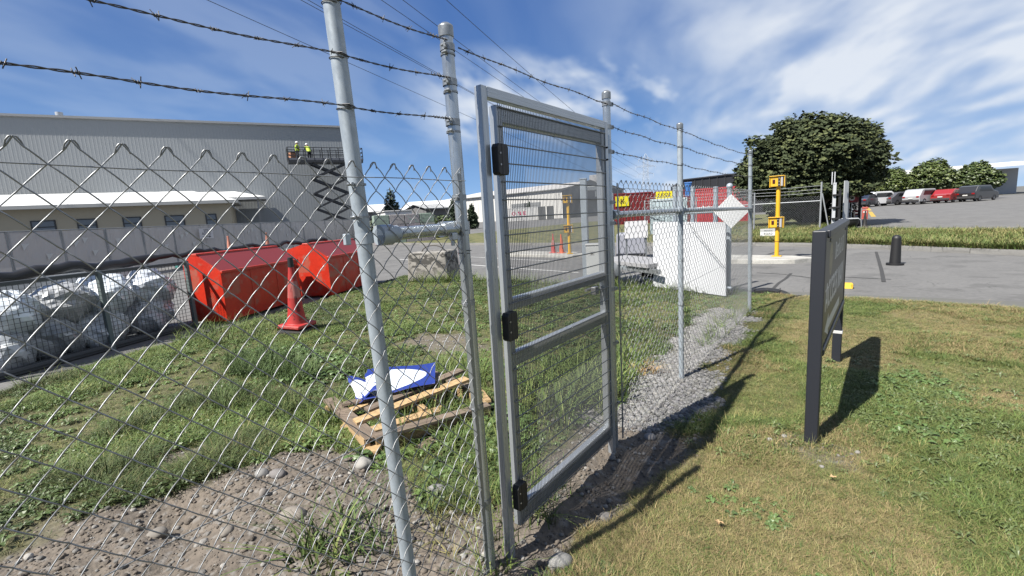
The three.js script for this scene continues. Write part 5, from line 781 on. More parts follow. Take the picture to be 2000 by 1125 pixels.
  M('disc', [cy(0.205, 0.012, 0, shh, 0.006, Math.PI / 2, 0, 32)], mat(0.45, 0.03, 0.03, 0.5), ss); M('face', new THREE.CircleGeometry(0.195, 32).translate(0, shh, 0.0135), new THREE.MeshStandardMaterial({ roughness: 0.5, map: sign(0.4, 0.4, 640, (x, w, h) => { x.fillStyle = '#a52a2e'; x.fillRect(0, 0, w, h); x.fillStyle = '#e6dfda'; x.beginPath(); x.arc(w / 2, h / 2, w * 0.34, 0, 7); x.fill(); x.fillStyle = '#2a1a1c'; x.font = 'bold 108px sans-serif'; x.textAlign = 'center'; x.fillText('10', w / 2, h * 0.65); }) }), ss);
  // barriers, dark post, dark cones by the drive
  const mO = mat(0.42, 0.08, 0.06, 0.6);
  for (const [px, d, l] of [[1673, 26.3, 'faded red plastic barrier left of the dark post'], [1689, 31, 'faded red plastic barrier right of the dark post']]) { const p = gAt(px, d), b = thing('barrier', l, 'barrier', p.toArray(), faceUs(p)); M('body', rb(0.34, 0.55, 0.24, 0, 0.36, 0, 0.05), mO, b); M('foot', rb(0.36, 0.1, 0.36, 0, 0.05, 0, 0.03), mO, b); M('top_bar', rb(0.34, 0.13, 0.1, 0, 0.75, 0, 0.03), mO, b); M('reflector', rb(0.2, 0.1, 0.02, 0, 0.48, 0.125, 0.01), mat(0.65, 0.6, 0.58), b); }
  { const p = gAt(1678, 24.8), b = thing('bollard', 'slim black steel bollard beside the round sign', 'bollard', p.toArray()); M('tube', rb(0.13, 1.65, 0.13, 0, 0.82, 0, 0.02), mat(0.02, 0.012, 0.012), b); M('cap', rb(0.15, 0.03, 0.15, 0, 1.66, 0, 0.01), mBlack, b); }
  for (const [px, d, l] of [[1668.5, 23.8, 'black cone at the drive corner left of the bollard'], [1690, 24.2, 'black cone at the drive corner right of the bollard']]) { const p = gAt(px, d); cone('traffic_cone', l, null, p.toArray(), 0.85, [0.02, 0.018, 0.018], {}); }
  // black tub in a tubular stand on the verge
  { const p = at(1657, 465, 21); const y = vergeY(p.x, p.z), b = thing('tub', 'black round tub in a bent tubular stand on the far verge', 'tub', [p.x, y, p.z], faceUs(p)); const pr = []; for (let i = 0; i <= 10; i++) { const a = i / 10 * Math.PI / 2; pr.push(new THREE.Vector2(0.38 * Math.sin(a) + 0.001, 0.5 - 0.42 * Math.cos(a))); } M('bowl', new THREE.LatheGeometry(pr, 24), mBlack, b); M('bowl_rim', tr(new THREE.TorusGeometry(0.38, 0.02, 8, 26), 0, 0.5, 0, Math.PI / 2, 0, 0), mBlack, b); for (const s of [-1, 1]) M('leg', tube([V(-0.3, 0.54, s * 0.3), V(0.32, 0.54, s * 0.3), V(0.42, 0.46, s * 0.3), V(0.46, 0, s * 0.3)], 0.016, 8), mFar, b); for (const s of [-1, 1]) M('leg', bar(V(-0.3, 0.54, s * 0.3), V(-0.36, 0, s * 0.3), 0.016, 8), mFar, b); }
  // small white notice on the verge
  { const p = at(1500, 466, 19); const y = vergeY(p.x, p.z), b = thing('notice_sign', 'small white notice plate low in the verge grass', 'sign', [p.x, y, p.z], faceUs(p)); M('plate', rb(0.58, 0.30, 0.02, 0, 0.30, 0, 0.006), mat(0.62, 0.62, 0.62, 0.5), b); M('lettering', new THREE.PlaneGeometry(0.56, 0.28).translate(0, 0.30, 0.0125), new THREE.MeshStandardMaterial({ roughness: 0.6, map: sign(0.56, 0.28, 640, (x, w, h) => { x.fillStyle = '#b9bab8'; x.fillRect(0, 0, w, h); x.fillStyle = '#33343a'; x.font = 'bold 50px sans-serif'; x.textAlign = 'center'; x.fillText('PRIVATE', w / 2, h * 0.36); x.font = 'bold 78px sans-serif'; x.fillStyle = '#e8e8e6'; x.fillRect(0, h * 0.42, w, h * 0.52); x.fillStyle = '#44454a'; x.fillText('ROAD', w / 2, h * 0.86); }) }), b); for (const s of [-0.2, 0.2]) M('stake', rb(0.03, 0.4, 0.03, s, 0.1, -0.03), mFar, b); }
  // far pale building on the right
  { const a = at(1722, 345, 82), b = at(1990, 325, 78), t = thing('far_building', 'white building with pale roof behind the trees on the right', 'building'), l = [], g = 0, R = (...v) => l.push(...v[0], ...v[1], ...v[2], ...v[0], ...v[2], ...v[3]), q = (p, y, n) => [p.x, y, p.z - n]; R(q(a, g, 0), q(b, g, 0), q(b, a.y, 0), q(a, a.y, 0)); R(q(a, g, 20), q(a, g, 0), q(a, a.y, 0), q(a, a.y, 20)); M('wall', tri(l), mat(0.7, 0.7, 0.69), t); M('roof', beam(V((a.x + b.x) / 2, a.y + 0.2, a.z + 1), V((a.x + b.x) / 2, a.y + 1.4, a.z - 20), a.distanceTo(b) + 1, 0.3), mat(0.72, 0.73, 0.73), t); for (let i = 1; i < 6; i++) { const p = V().lerpVectors(a, b, i / 6); M('window', rb(2.2, 1.2, 0.1, p.x, a.y - 1.6, p.z + 0.05), mat(0.05, 0.055, 0.06, 0.2), t); } }
  // parked cars
  function car(label, px, d, ry, col, suv) {
    const p = gAt(px, d), t = thing('parked_car', label, 'car', p.toArray(), ry, 'cars parked at the far end of the car park'), paint = new THREE.MeshPhysicalMaterial({ color: lin(...col), roughness: 0.35, clearcoat: 0.8, clearcoatRoughness: 0.08 }), gl = mat(0.02, 0.022, 0.025, 0.08), h = suv ? 1.68 : 1.48, L = 4.5;
    const prof = suv ? [[-2.2, 0.35], [-2.25, 0.9], [-2.1, 1.05], [-1.75, 1.6], [-1.4, h], [0.5, h - 0.02], [1.25, 1.08], [2.1, 0.92], [2.25, 0.6], [2.2, 0.32]] : [[-2.2, 0.35], [-2.25, 0.85], [-1.9, 0.98], [-1.3, h - 0.06], [-0.9, h], [0.3, h - 0.02], [1.1, 0.98], [2.0, 0.84], [2.25, 0.55], [2.2, 0.32]];
    const body = new THREE.ExtrudeGeometry(new THREE.Shape(prof.map((q) => new THREE.Vector2(...q))), { depth: 1.62, bevelEnabled: true, bevelSize: 0.07, bevelThickness: 0.09, bevelSegments: 3 }).translate(0, 0, -0.81); M('body', body, paint, t);
    const b0 = suv ? -1.75 : -1.35; const win = new THREE.Shape([[b0 + 0.1, 1.06], [b0 + 0.32, h - 0.12], [0.42, h - 0.13], [1.02, 1.06]].map((q) => new THREE.Vector2(...q))); for (const s of [-1, 1]) M('window', new THREE.ExtrudeGeometry(win, { depth: 0.02, bevelEnabled: false }).translate(0, 0, s * 0.905 - 0.01), gl, t);
    M('window', beam(V(b0 - 0.30, 1.12, 0), V(b0 + 0.16, h - 0.09, 0), 1.45, 0.03), gl, t); M('windscreen', beam(V(0.60, h - 0.06, 0), V(1.28, 1.10, 0), 1.45, 0.03), gl, t);
    for (const x of [-1.35, 1.4]) for (const s of [-0.83, 0.83]) { const w = M('wheel', tr(new THREE.TorusGeometry(0.25, 0.095, 10, 22), x, 0.33, s), mBlack, t); M('rim', cy(0.2, 0.1, x, 0.33, s, Math.PI / 2, 0, 16), mSteel, w); }
    for (const s of [-0.7, 0.7]) { M('tail_light', rb(0.06, 0.16, 0.28, -2.32, 0.86, s, 0.02), mat(0.3, 0.01, 0.01, 0.2), t); M('headlight', rb(0.12, 0.12, 0.34, 2.24, 0.76, s, 0.03), mat(0.7, 0.7, 0.7, 0.1), t); } M('number_plate', rb(0.03, 0.12, 0.45, -2.34, 0.70, 0, 0.005), mat(0.65, 0.65, 0.62), t); M('bumper', rb(0.12, 0.22, 1.7, -2.28, 0.45, 0, 0.04), mat(0.04, 0.04, 0.042), t);
    return t;
  }
  car('dark blue parked car left of the white car', 1688, 56, 1.25, [0.02, 0.028, 0.05], false);
  car('white parked car with dark rear window, end of the drive', 1719, 57, 0.75, [0.75, 0.75, 0.75], true);
  car('grey parked car just right of the white car', 1752, 57, 0.9, [0.10, 0.10, 0.11], false);
  car('silver parked car in the middle of the right-hand row', 1800, 55, 1.0, [0.45, 0.46, 0.47], true);
  car('red parked car near the right end of the row', 1852, 54, 1.1, [0.35, 0.02, 0.02], false);
  car('black parked car at the right end of the row', 1905, 53, 1.0, [0.02, 0.02, 0.022], true);
  // yellow wheel stop and rubber ramp at the road edge
  { const t = thing('wheel_stop', 'short yellow wheel stop at the road edge by the dark sign', 'wheel stop', [-0.24, -0.046, -10.3], 0.1); M('body', polyExtrude([[-0.09, 0], [-0.06, 0.09], [0.06, 0.09], [0.09, 0]], 0.34).rotateY(Math.PI / 2).translate(-0.17, 0, 0), mat(0.78, 0.50, 0.02, 0.6), t); M('end_cap', rb(0.04, 0.085, 0.17, 0.165, 0.043, 0, 0.01), mat(0.7, 0.44, 0.03), t); }
  { const t = thing('rubber_ramp', 'black rubber kerb ramp by the last fence post', 'ramp', [-1.28, -0.045, -9.2], 0.1); const pr = []; for (let i = 0; i <= 12; i++) { const a = i / 12; pr.push([mix(-0.36, 0.36, a), 0.10 * Math.sin(a * Math.PI) ** 0.7]); } M('body', polyExtrude(pr, 0.3).translate(0, 0, -0.15), mBlack, t); for (const s of [-0.2, 0.0, 0.2]) M('groove', rb(0.02, 0.012, 0.28, s, 0.097, 0, 0.003), mat(0.03, 0.03, 0.03), t); }
  { const t = thing('bollard', 'black rubber bollard by the road, right of the dark sign', 'bollard', [0.70, -0.05, -14.1]); M('body', cy(0.11, 0.62, 0, 0.31, 0, 0, 0, 20, 0.09), mBlack, t); M('cap', tr(new THREE.SphereGeometry(0.092, 18, 10, 0, 7, 0, Math.PI / 2), 0, 0.62, 0), mBlack, t); M('foot', cy(0.17, 0.05, 0, 0.025, 0), mBlack, t); }
}
// ------------------------------------------------------------------ the dark direction sign on the lawn
{
  const t = thing('direction_sign', 'dark grey direction sign with arrow on two posts, on the lawn', 'sign', [-0.3096, 0, 0], -0.0335);
  const m = mat(0.022, 0.025, 0.034, 0.42), mf = mat(0.07, 0.07, 0.068, 0.5), y0 = landY(-0.17, -3.4), y1 = landY(-0.14, -5.36);
  const P = (px, py, z) => { const r = ray(px, py), k = z / r[2]; return 1.57 + r[1] * k; };
  const topN = 1.385, bot = 0.60;
  M('post', rb(0.075, topN - y0 + 0.15, 0.075, 0, (topN + y0 - 0.15) / 2, -3.42, 0.008), m, t); M('post', rb(0.075, topN - y1 + 0.15, 0.075, 0, (topN + y1 - 0.15) / 2, -5.36, 0.008), m, t);
  M('top_rail', rb(0.075, 0.05, 1.87, 0.015, topN - 0.025, -4.39, 0.008), m, t); M('bottom_rail', rb(0.06, 0.045, 1.87, 0.015, bot, -4.39, 0.008), m, t);
  const pan = M('panel', rb(0.03, topN - bot - 0.06, 1.86, 0.015, (topN + bot) / 2, -4.39, 0.004), mf, t);
  const fm = new THREE.MeshStandardMaterial({ roughness: 0.42, map: sign(1.84, 0.72, 500, (x, w, h) => {
    x.fillStyle = '#4a4945'; x.fillRect(0, 0, w, h);
    x.fillStyle = '#8d8564'; x.beginPath(); x.arc(w * 0.20, h * 0.26, h * 0.155, 0, 7); x.fill(); x.strokeStyle = '#6c664e'; x.lineWidth = 5; x.beginPath(); x.moveTo(w * 0.13, h * 0.30); x.quadraticCurveTo(w * 0.21, h * 0.2, w * 0.265, h * 0.22); x.stroke(); x.beginPath(); x.arc(w * 0.20, h * 0.26, h * 0.10, 0.4, 2.6); x.stroke();
    x.fillStyle = '#d6d7d9'; x.font = 'italic bold 88px serif'; x.fillText('Berk & Ul', w * 0.37, h * 0.31);
    x.fillRect(w * 0.03, h * 0.50, w * 0.16, 5);
    x.font = 'bold 128px sans-serif'; x.fillText('ACCESS WAY', w * 0.045, h * 0.705);
    x.beginPath(); x.moveTo(w * 0.06, h * 0.89); x.lineTo(w * 0.20, h * 0.78); x.lineTo(w * 0.20, h * 0.84); x.lineTo(w * 0.72, h * 0.84); x.lineTo(w * 0.72, h * 0.94); x.lineTo(w * 0.20, h * 0.94); x.lineTo(w * 0.20, h * 1.0); x.fill();
  }) });
  const fg = new THREE.PlaneGeometry(1.84, 0.72); fg.rotateY(Math.PI / 2); const fc = M('lettering', fg, fm, pan); fc.position.set(0.0325, (topN + bot) / 2, -4.39); 
  for (const z of [-3.7, -5.1]) M('bolt', cy(0.012, 0.01, 0.035, topN - 0.08, z, 0, Math.PI / 2, 8), mSteel, pan);
  M('tape', rb(0.085, 0.03, 0.085, 0, 0.30, -5.36, 0.004), mat(0.6, 0.6, 0.6), t);
}

// ------------------------------------------------------------------ grass, weeds, stones
function blade(l, g) {                                                 // bent tapering blade: base, heading, height, lean, width
  const [bx_, bz, a, h, lean, w] = g, ca = Math.cos(a), sa = Math.sin(a), n = 3; let pr = null;
  for (let i = 0; i <= n; i++) { const q = i / n, y = h * (q - 0.18 * lean * q * q), o = lean * h * q * q, ww = w * (1 - q * 0.9) * 0.5, cx = bx_ + ca * o, cz = bz + sa * o; const L = [cx - sa * ww, y, cz + ca * ww], R = [cx + sa * ww, y, cz - ca * ww]; if (pr) l.push(...pr[0], ...pr[1], ...R, ...pr[0], ...R, ...L); pr = [L, R]; }
}
function tuft(n, rad, h, lean, w, seed) { const r = rng(seed), l = []; for (let i = 0; i < n; i++) { const a = r() * 6.283, q = Math.sqrt(r()) * rad; blade(l, [Math.cos(a) * q, Math.sin(a) * q, a + (r() - 0.5) * 2.2, h * (0.5 + 0.7 * r()), lean * (0.3 + 1.1 * r()), w * (0.7 + 0.6 * r())]); } return tri(l); }
function rosette(n, len, wid, lift, seed) {                            // broad weed leaves
  const r = rng(seed), l = []; for (let i = 0; i < n; i++) { const a = i / n * 6.283 + r() * 0.6, L = len * (0.6 + 0.6 * r()), W = wid * (0.7 + 0.5 * r()), up = lift * (0.4 + r()), ca = Math.cos(a), sa = Math.sin(a); const S = [[0.05, 0.12], [0.35, 0.75], [0.65, 1], [0.88, 0.62], [1, 0.05]]; let pr = null; for (const [q, ww] of S) { const o = L * q, y = L * (up * q - (up * 0.75 + 0.1) * q * q) + 0.006, c = [ca * o, y, sa * o], h = W * ww * 0.5; const Lp = [c[0] - sa * h, y + h * 0.3, c[2] + ca * h], R = [c[0] + sa * h, y + h * 0.3, c[2] - ca * h]; if (pr) l.push(...pr[0], ...pr[1], ...c, ...pr[0], ...c, ...Lp, ...pr[1], ...R, ...c); pr = [Lp, R]; } } return tri(l);
}
function scatter(name, label, geos, matl, list, cat) {                // list of [x, y, z, scale, turn, r, g, b]
  const by = geos.map(() => []); list.forEach((p, i) => by[i % geos.length].push(p));
  const d = new THREE.Object3D(); by.forEach((ps, k) => { if (!ps.length) return; const im = new THREE.InstancedMesh(geos[k], matl, ps.length); im.name = numbered(name); ps.forEach((p, i) => { d.position.set(p[0], p[1], p[2]); d.rotation.set((NT[(i * 13) & 65535] - 0.5) * 0.3, p[4], (NT[(i * 29) & 65535] - 0.5) * 0.3); d.scale.set(p[3], p[3] * (p[8] || 1), p[3]); d.updateMatrix(); im.setMatrixAt(i, d.matrix); im.setColorAt(i, lin(p[5], p[6], p[7])); }); im.castShadow = im.receiveShadow = true; scene.add(im); tag(im, label, null, null, 'stuff'); });
}
const seen = (x, y, z, m = 60) => { const a = x, b = y - 1.57, dd = RX[2] * a + RY[2] * b + RZ[2] * z; if (dd < 0.3) return false; const X = 1000 + FL * (RX[0] * a + RY[0] * b + RZ[0] * z) / dd, Y = 562.5 + FL * (RX[1] * a + RY[1] * b + RZ[1] * z) / dd; return X > -m - 150 / dd && X < 2000 + m + 150 / dd && Y < 1125 + m + 250 / dd; };
const mBlade = mat(1, 1, 1, 0.75), mBroad = mat(1, 1, 1, 0.5);
{
  const r = rng(99), lawn = [], rough = [], weeds = [], straw = [], tall = [];
  const green = [[0.105, 0.165, 0.028], [0.14, 0.195, 0.038], [0.08, 0.135, 0.026], [0.18, 0.215, 0.055]], dry = [[0.30, 0.265, 0.095], [0.25, 0.235, 0.075], [0.36, 0.315, 0.14], [0.215, 0.22, 0.065]];
  const pick = (a) => a[Math.floor(r() * a.length)];
  const yard = (x, z) => sm(0.42, 0.60, fbm(x * 0.9 + 20, z * 0.9, 4) + 0.06 * Math.min(0, z + 2.2));   // thick growth, 0..1
  for (let i = 0; i < 300000; i++) {                                    // inside the fence: low weedy growth with bare spots
    const z = 1.0 - Math.pow(r(), 0.75) * 10.4, x = mix(edgeL(z) + 0.06, -1.15, r());
    if (z < edgeF(x) + 0.05) continue; const y = landY(x, z); if (!seen(x, y, z)) continue;
    const d = dirtAt(x, z), g = gravelAt(x, z); if (r() > 1 - 1.3 * Math.max(d, g * 1.1) + (r() < 0.03 ? 0.2 : 0) * (1 - g)) continue;
    const th = yard(x, z), fi = fbm(x * 3.7, z * 3.7 + 9, 3), v = 0.7 + 0.55 * r(); if (r() > 0.20 + 0.62 * th + 0.35 * (fi - 0.4)) continue;
    const dk = sm(0.50, 0.62, fbm(x * 1.2 + 50, z * 1.2 + 3, 3)), c = r() < mix(0.34, 0.12, th) ? pick(dry) : pick(green), k = v * mix(1.15, 0.62, dk);
    rough.push([x, y - 0.004, z, mix(0.40, 0.78, th) * (0.6 + 0.6 * r()) * (1 + 0.35 * dk) * (r() < 0.03 ? 1.6 : 1), r() * 6.28, c[0] * k, c[1] * k, c[2] * k]);
    if (r() < 0.20 * (0.35 + 1.0 * dk + th)) { const kk = v * mix(1.15, 0.75, dk); weeds.push([x, y, z, 0.35 + 0.6 * r(), r() * 6.28, 0.10 * kk, 0.155 * kk, 0.036 * kk]); }
  }
  for (let i = 0; i < 190000; i++) {                                    // mown lawn outside, thinning out with distance
    const z = 0.4 - Math.pow(r(), 1.25) * 9.6, x = mix(-1.2, 0.6 + 0.55 * Math.abs(z), r());
    if (z < edgeF(x) + 0.04) continue; const y = landY(x, z); if (!seen(x, y, z, 20)) continue;
    const d = dirtAt(x, z), g = gravelAt(x, z); if (r() > 1 - 1.25 * Math.max(d, g * 1.1) + (r() < 0.05 ? 0.25 : 0) * (1 - g)) continue;
    const m = fbm(x * 1.5 + 2, z * 1.5, 4), lush = sm(0.42, 0.60, m), brown = sm(0.50, 0.62, fbm(x * 1.1 + 60, z * 1.1 + 20, 3)), v = 0.72 + 0.5 * r();
    let c = r() < mix(0.46, 0.10, lush) + 0.26 * brown ? pick(dry) : pick(green); if (brown > 0.3 && r() < 0.4) c = [0.34, 0.255, 0.12];
    lawn.push([x, y - 0.003, z, mix(0.7, 1.15, lush) * (0.65 + 0.6 * r()) * (r() < 0.02 ? 1.7 : 1), r() * 6.28, c[0] * v, c[1] * v, c[2] * v]);
    if (r() < 0.018 * lush + 0.10 * hump(x, z, 0.45, -4.4, 0.4, 0.8)) weeds.push([x, y, z, 0.25 + 0.4 * r(), r() * 6.28, 0.13 * v, 0.175 * v, 0.055 * v]);
  }
  scatter('lawn_grass', 'short dry patchy lawn grass outside the fence', [tuft(13, 0.045, 0.026, 1.4, 0.0032, 1), tuft(12, 0.05, 0.020, 2.0, 0.003, 2), tuft(14, 0.04, 0.032, 1.1, 0.003, 3)], mBlade, lawn);
  scatter('rough_grass', 'rough weedy grass inside the fence', [tuft(13, 0.055, 0.075, 1.2, 0.0055, 4), tuft(12, 0.06, 0.06, 1.7, 0.0065, 5), tuft(14, 0.05, 0.095, 1.0, 0.005, 6), tuft(10, 0.055, 0.05, 2.0, 0.008, 7)], mBlade, rough);
  scatter('broadleaf_weeds', 'low broad-leaved weeds among the grass', [rosette(9, 0.075, 0.030, 0.9, 8), rosette(7, 0.09, 0.026, 1.3, 9), rosette(12, 0.06, 0.028, 1.5, 10), rosette(8, 0.08, 0.02, 1.8, 20)], mBroad, weeds);
  // taller growth: along the mesh, round the pallet, block and sign foot
  const add = (cx, cz, rx, rz, n, s, cols) => { for (let i = 0; i < n; i++) { const a = r() * 6.28, q = Math.sqrt(r()), x = cx + Math.cos(a) * q * rx, z = cz + Math.sin(a) * q * rz, c = pick(cols), v = 0.7 + 0.6 * r(); tall.push([x, landY(x, z) - 0.005, z, s * (0.6 + 0.7 * r()), r() * 6.28, c[0] * v, c[1] * v, c[2] * v]); } };
  add(-2.05, -3.7, 0.45, 0.9, 130, 1.3, green); add(-1.75, -3.2, 0.25, 0.5, 40, 1.7, green); add(-9.2, -8.6, 0.9, 0.5, 120, 1.3, green); add(-7.9, -3.0, 0.9, 0.8, 120, 1.0, green); add(-2.0, -1.0, 0.2, 0.12, 8, 1.4, green); add(-1.8, -1.1, 0.16, 0.08, 6, 1.3, green); add(-3.0, -2.7, 0.6, 0.6, 70, 1.0, green); add(-2.4, -2.3, 0.4, 0.4, 50, 1.1, green); add(-5.5, -2.35, 1.0, 0.35, 170, 1.05, [[0.06, 0.105, 0.022], [0.085, 0.135, 0.026]]); add(-4.4, -1.75, 0.6, 0.3, 90, 0.9, [[0.07, 0.115, 0.024], [0.10, 0.15, 0.03]]); add(-3.2, -3.1, 0.5, 0.5, 90, 1.1, green); add(-3.6, -1.9, 0.35, 0.25, 50, 1.0, green); add(-0.14, -3.42, 0.10, 0.12, 16, 0.4, dry); add(-1.35, -6.4, 0.15, 1.2, 30, 1.0, green); add(-1.3, -1.75, 0.1, 0.5, 26, 0.8, green); add(-3.1, -8.8, 1.6, 0.25, 120, 1.1, green); add(-7.2, -8.9, 2.2, 0.22, 150, 1.1, green); add(-1.62, -1.5, 0.2, 0.35, 24, 0.5, dry); add(-1.7, -1.9, 0.3, 0.35, 60, 0.7, green); add(-2.0, -2.1, 0.4, 0.3, 50, 0.8, green);
  scatter('long_grass', 'long grass blades along the fence and round the pallet', [tuft(11, 0.05, 0.19, 0.9, 0.008, 11), tuft(9, 0.04, 0.24, 1.2, 0.007, 12), tuft(12, 0.06, 0.15, 1.6, 0.010, 13)], mBlade, tall);
  const bw = []; const addW = (cx, cz, rx, rz, n, s) => { for (let i = 0; i < n; i++) { const a = r() * 6.28, q = Math.sqrt(r()), x = cx + Math.cos(a) * q * rx, z = cz + Math.sin(a) * q * rz, v = 0.7 + 0.6 * r(); bw.push([x, landY(x, z), z, s * (0.6 + 0.8 * r()), r() * 6.28, 0.10 * v, 0.165 * v, 0.045 * v]); } };
  addW(-2.55, -1.72, 0.2, 0.1, 16, 0.9); addW(-2.2, -2.5, 0.35, 0.4, 60, 1.1); addW(-1.9, -1.95, 0.3, 0.2, 30, 0.8); addW(0.42, -4.5, 0.28, 0.8, 120, 0.6); addW(-0.42, -2.5, 0.3, 0.16, 26, 0.38); addW(-5.3, -2.6, 1.2, 0.5, 200, 0.9); addW(-1.9, -4.0, 0.2, 0.6, 26, 1.5); addW(0.05, -1.9, 0.2, 0.3, 20, 0.4); addW(-9.0, -8.7, 0.8, 0.3, 60, 1.3);
  scatter('broadleaf_weeds', 'clumps of broad-leaved weeds', [rosette(9, 0.075, 0.036, 0.9, 15), rosette(7, 0.09, 0.040, 1.2, 16)], mBroad, bw);
  // far verge grass
  const fv = []; for (let i = 0; i < 26000; i++) { const x = mix(-6, 9, r()), k = kerbZ(x) - 0.2, z = k - Math.pow(r(), 1.2) * (x > -0.9 ? 7 : 12); if (!seen(x, 0.1, z)) continue; const m = fbm(x * 0.9, z * 0.9, 3), c = r() < mix(0.7, 0.25, sm(0.4, 0.6, m)) ? pick(dry) : pick(green), v = 0.7 + 0.5 * r(); fv.push([x, vergeY(x, z), z, 1.2 + r(), r() * 6.28, c[0] * v, c[1] * v, c[2] * v]); }
  scatter('verge_grass', 'rough grass on the verge across the road', [tuft(10, 0.10, 0.11, 1.1, 0.012, 17), tuft(9, 0.12, 0.09, 1.4, 0.014, 18)], mBlade, fv);
  // stones: gravel as a mass, the larger ones one by one
  const stoneGeo = (seed, fx, fy, fz, det = 2) => { const g = new THREE.IcosahedronGeometry(1, det), p = g.attributes.position; for (let i = 0; i < p.count; i++) { const a = p.getX(i), b = p.getY(i), c = p.getZ(i), n = 0.82 + 0.36 * fbm(a * 1.3 + seed * 3.1 + 5, b * 1.3 + c * 1.7 + seed, 3) + (det > 2 ? 0.03 * (fbm(a * 9 + seed, b * 9 + c * 7, 2) - 0.5) : 0); p.setXYZ(i, a * n * fx, b * n * fy, c * n * fz); } g.computeVertexNormals(); if (det > 2) { // smooth by position
      const key = new Map(), nn = g.attributes.normal; for (let i = 0; i < p.count; i++) { const k = [p.getX(i), p.getY(i), p.getZ(i)].map((v) => v.toFixed(4)).join(); const e = key.get(k) || V(0, 0, 0); e.add(V(nn.getX(i), nn.getY(i), nn.getZ(i))); key.set(k, e); } for (let i = 0; i < p.count; i++) { const e = key.get([p.getX(i), p.getY(i), p.getZ(i)].map((v) => v.toFixed(4)).join()).clone().normalize(); nn.setXYZ(i, e.x, e.y, e.z); } } return g; };
  const gr = [], sg = [1, 2, 3, 4].map((s) => stoneGeo(s, 1, 0.7, 0.9, 1));
  for (let i = 0; i < 60000; i++) { const x = mix(-2.3, -0.7, r()), z = mix(-8, -2.6, r()); if (r() > gravelAt(x, z) * 0.55) continue; const v = 0.14 + 0.18 * r(), s = 0.006 + 0.016 * Math.pow(r(), 2.2); gr.push([x, landY(x, z) + s * 0.3, z, s, r() * 6.28, v, v * (0.96 + 0.04 * r()), v * (0.90 + 0.09 * r())]); }
  for (let i = 0; i < 30000; i++) { const x = mix(-5.5, 0.4, r()), z = mix(-5, 0.5, r()); const d = dirtAt(x, z); if (r() > d * 0.32) continue; const v = 0.14 + 0.16 * r(), s = 0.004 + 0.014 * Math.pow(r(), 3.2); gr.push([x, landY(x, z) + s * 0.3, z, s, r() * 6.28, v, v * 0.95, v * 0.87]); }
  for (let i = 0; i < 60000; i++) { const x = mix(-4.2, -0.7, r()), z = mix(-3.2, 0.6, r()); const d = dirtAt(x, z); if (r() > d * 0.55) continue; const v = 0.6 + 0.7 * r(), s = 0.002 + 0.012 * Math.pow(r(), 4.5) * (fbm(x * 3, z * 3, 3) > 0.5 ? 1.3 : 0.7); gr.push([x, landY(x, z) + s * 0.2, z, s, r() * 6.28, 0.168 * v, 0.140 * v, 0.112 * v]); }
  for (let i = 0; i < 320; i++) { const x = mix(-3.4, -0.9, r()), z = mix(-2.8, 0.2, r()); if (r() > dirtAt(x, z) * 0.5) continue; const v = 0.17 + 0.22 * r(), s = 0.012 + 0.016 * r() * r(); gr.push([x, landY(x, z) + s * 0.25, z, s, r() * 6.28, v, v * 0.95, v * 0.87]); }
  scatter('gravel', 'grey gravel and pebbles strewn along the fence line', sg, mat(1, 1, 1, 0.9), gr);
  const stT = tex(128, 128, (u, v) => { const a = pn(u, v, 5, 4), b = pn(u, v, 40, 2); const k = 0.85 + 0.3 * (a - 0.5) + 0.2 * (b - 0.5); return [k, k, k]; });
  const stones = [
    ['large pale oval stone lying by the foot of the gate', -1.03, -1.60, 0.062, 0.036, 0.042, 0.9, [0.46, 0.45, 0.42]],
    ['large tan stone half buried in the earth, biggest in the left foreground', -2.31, -1.03, 0.075, 0.036, 0.05, 0.5, [0.36, 0.32, 0.27]],
    ['pale rounded stone below the pallet corner, among green leaves', -2.50, -1.60, 0.06, 0.042, 0.05, 0.2, [0.50, 0.48, 0.44]],
    ['flat grey stone between the fence post and the gate pipe', -1.90, -1.66, 0.062, 0.032, 0.045, 0.8, [0.38, 0.37, 0.36]],
    ['tan stone at the far left edge of the bare earth', -3.02, -0.62, 0.05, 0.03, 0.04, 1.2, [0.33, 0.30, 0.26]],
    ['grey stone on top of the earth mound, left one of two', -2.96, -1.17, 0.05, 0.03, 0.04, 0.1, [0.36, 0.35, 0.33]],
    ['brownish grey stone on top of the earth mound, right one of two', -2.86, -1.22, 0.055, 0.036, 0.04, 0.4, [0.30, 0.28, 0.27]],
    ['narrow upright pebble on the slope of the earth mound', -2.70, -1.06, 0.024, 0.034, 0.022, 1.0, [0.40, 0.36, 0.32]],
    ['small tan stone beside the dark hollow in the earth', -2.55, -0.80, 0.036, 0.022, 0.03, 2.0, [0.37, 0.33, 0.28]],
    ['small pale pebble above the dark hollow in the earth', -2.90, -0.88, 0.026, 0.018, 0.02, 0.3, [0.42, 0.40, 0.37]],
    ['grey stone at the bottom left corner in the grass', -2.62, -0.38, 0.07, 0.03, 0.045, 0.6, [0.27, 0.26, 0.25]],
    ['small whitish stone in the earth right of the leaning post foot', -1.72, -1.30, 0.03, 0.02, 0.024, 0.3, [0.48, 0.45, 0.40]],
    ['brown stone close to the gate pipe foot', -1.48, -1.42, 0.035, 0.022, 0.028, 1.3, [0.27, 0.23, 0.19]],
    ['pinkish grey stone lying in the shade under the gate', -1.02, -2.05, 0.04, 0.024, 0.03, 1.1, [0.30, 0.28, 0.26]],
    ['pale stone in the gravel right of the gate', -1.12, -2.98, 0.04, 0.026, 0.035, 0.4, [0.46, 0.43, 0.40]],
    ['small white pebble on the bare patch at the sign foot', -0.42, -3.30, 0.018, 0.012, 0.016, 0.4, [0.62, 0.62, 0.60]],
  ];
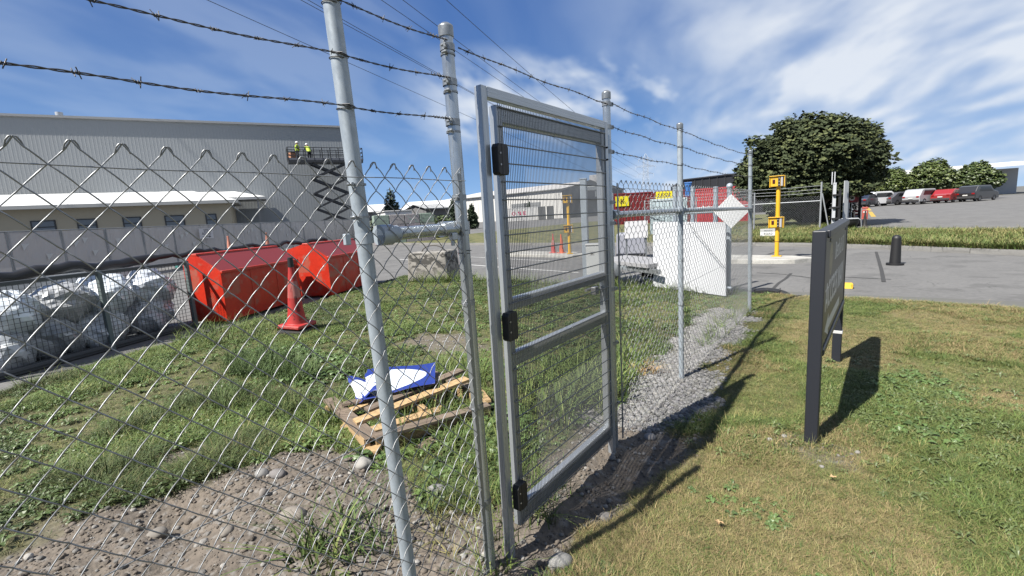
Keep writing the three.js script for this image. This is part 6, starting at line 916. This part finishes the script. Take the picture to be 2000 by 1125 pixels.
  stones.forEach(([l, x, z, a, b, c, ry, col], i) => { const s = M('stone', stoneGeo(i + 11, a, b, c, 3), new THREE.MeshStandardMaterial({ color: lin(...col.map((k) => k * 0.8)), map: stT, roughness: 0.85 })); s.position.set(x, landY(x, z) + b * 0.45, z); s.rotation.y = ry; tag(s, l, 'stone', 'stones in the bare earth and gravel'); });
  // fallen leaves and a dry clump
  const leafG = (s, seed) => { const q = rng(seed), l = []; const n = 9, e = []; for (let i = 0; i < n; i++) { const a = i / n * 6.283, rr = s * (i % 2 ? 0.55 : 1) * (0.8 + 0.4 * q()); e.push([Math.cos(a) * rr, 0.006 + 0.012 * q(), Math.sin(a) * rr]); } for (let i = 0; i < n; i++) l.push(0, 0.004, 0, ...e[(i + 1) % n], ...e[i]); return tri(l); };
  for (const [l, x, z, s, sd] of [['pale brown dead leaf on the lawn in the foreground', -0.49, -2.21, 0.022, 1], ['small dead leaf on the lawn below the dark sign', -0.06, -2.95, 0.018, 2]]) { const o = M('dead_leaf', leafG(s, sd), mat(0.50, 0.33, 0.17, 0.8)); o.position.set(x, landY(x, z) + 0.03, z); tag(o, l, 'leaf'); }
  const dc = []; for (let i = 0; i < 90; i++) { const a = r() * 6.28, q = Math.sqrt(r()) * 0.13; dc.push([-1.62 + Math.cos(a) * q, landY(-1.62, -4.2) + 0.0, -4.2 + Math.sin(a) * q]); }
  const l = []; for (const [x, y, z] of dc) { const b = []; blade(b, [0, 0, r() * 6.28, 0.12, 0.8 + r(), 0.012]); for (let k = 0; k < b.length; k += 3) l.push(b[k] + x, b[k + 1] + y, b[k + 2] + z); }
  tag(M('dry_clump', tri(l), mat(0.50, 0.34, 0.17, 0.85)), 'clump of dry brown grass in the gravel behind the right-hand mesh', 'dry grass');
}

// base colours are written for a bright exposure: bring every surface to its real-world reflectance once
{ const done = new Set(); scene.traverse((o) => { if (o.isMesh && !done.has(o.material)) { done.add(o.material); o.material.color.multiplyScalar(0.62); } }); }
renderer.render(scene, camera);
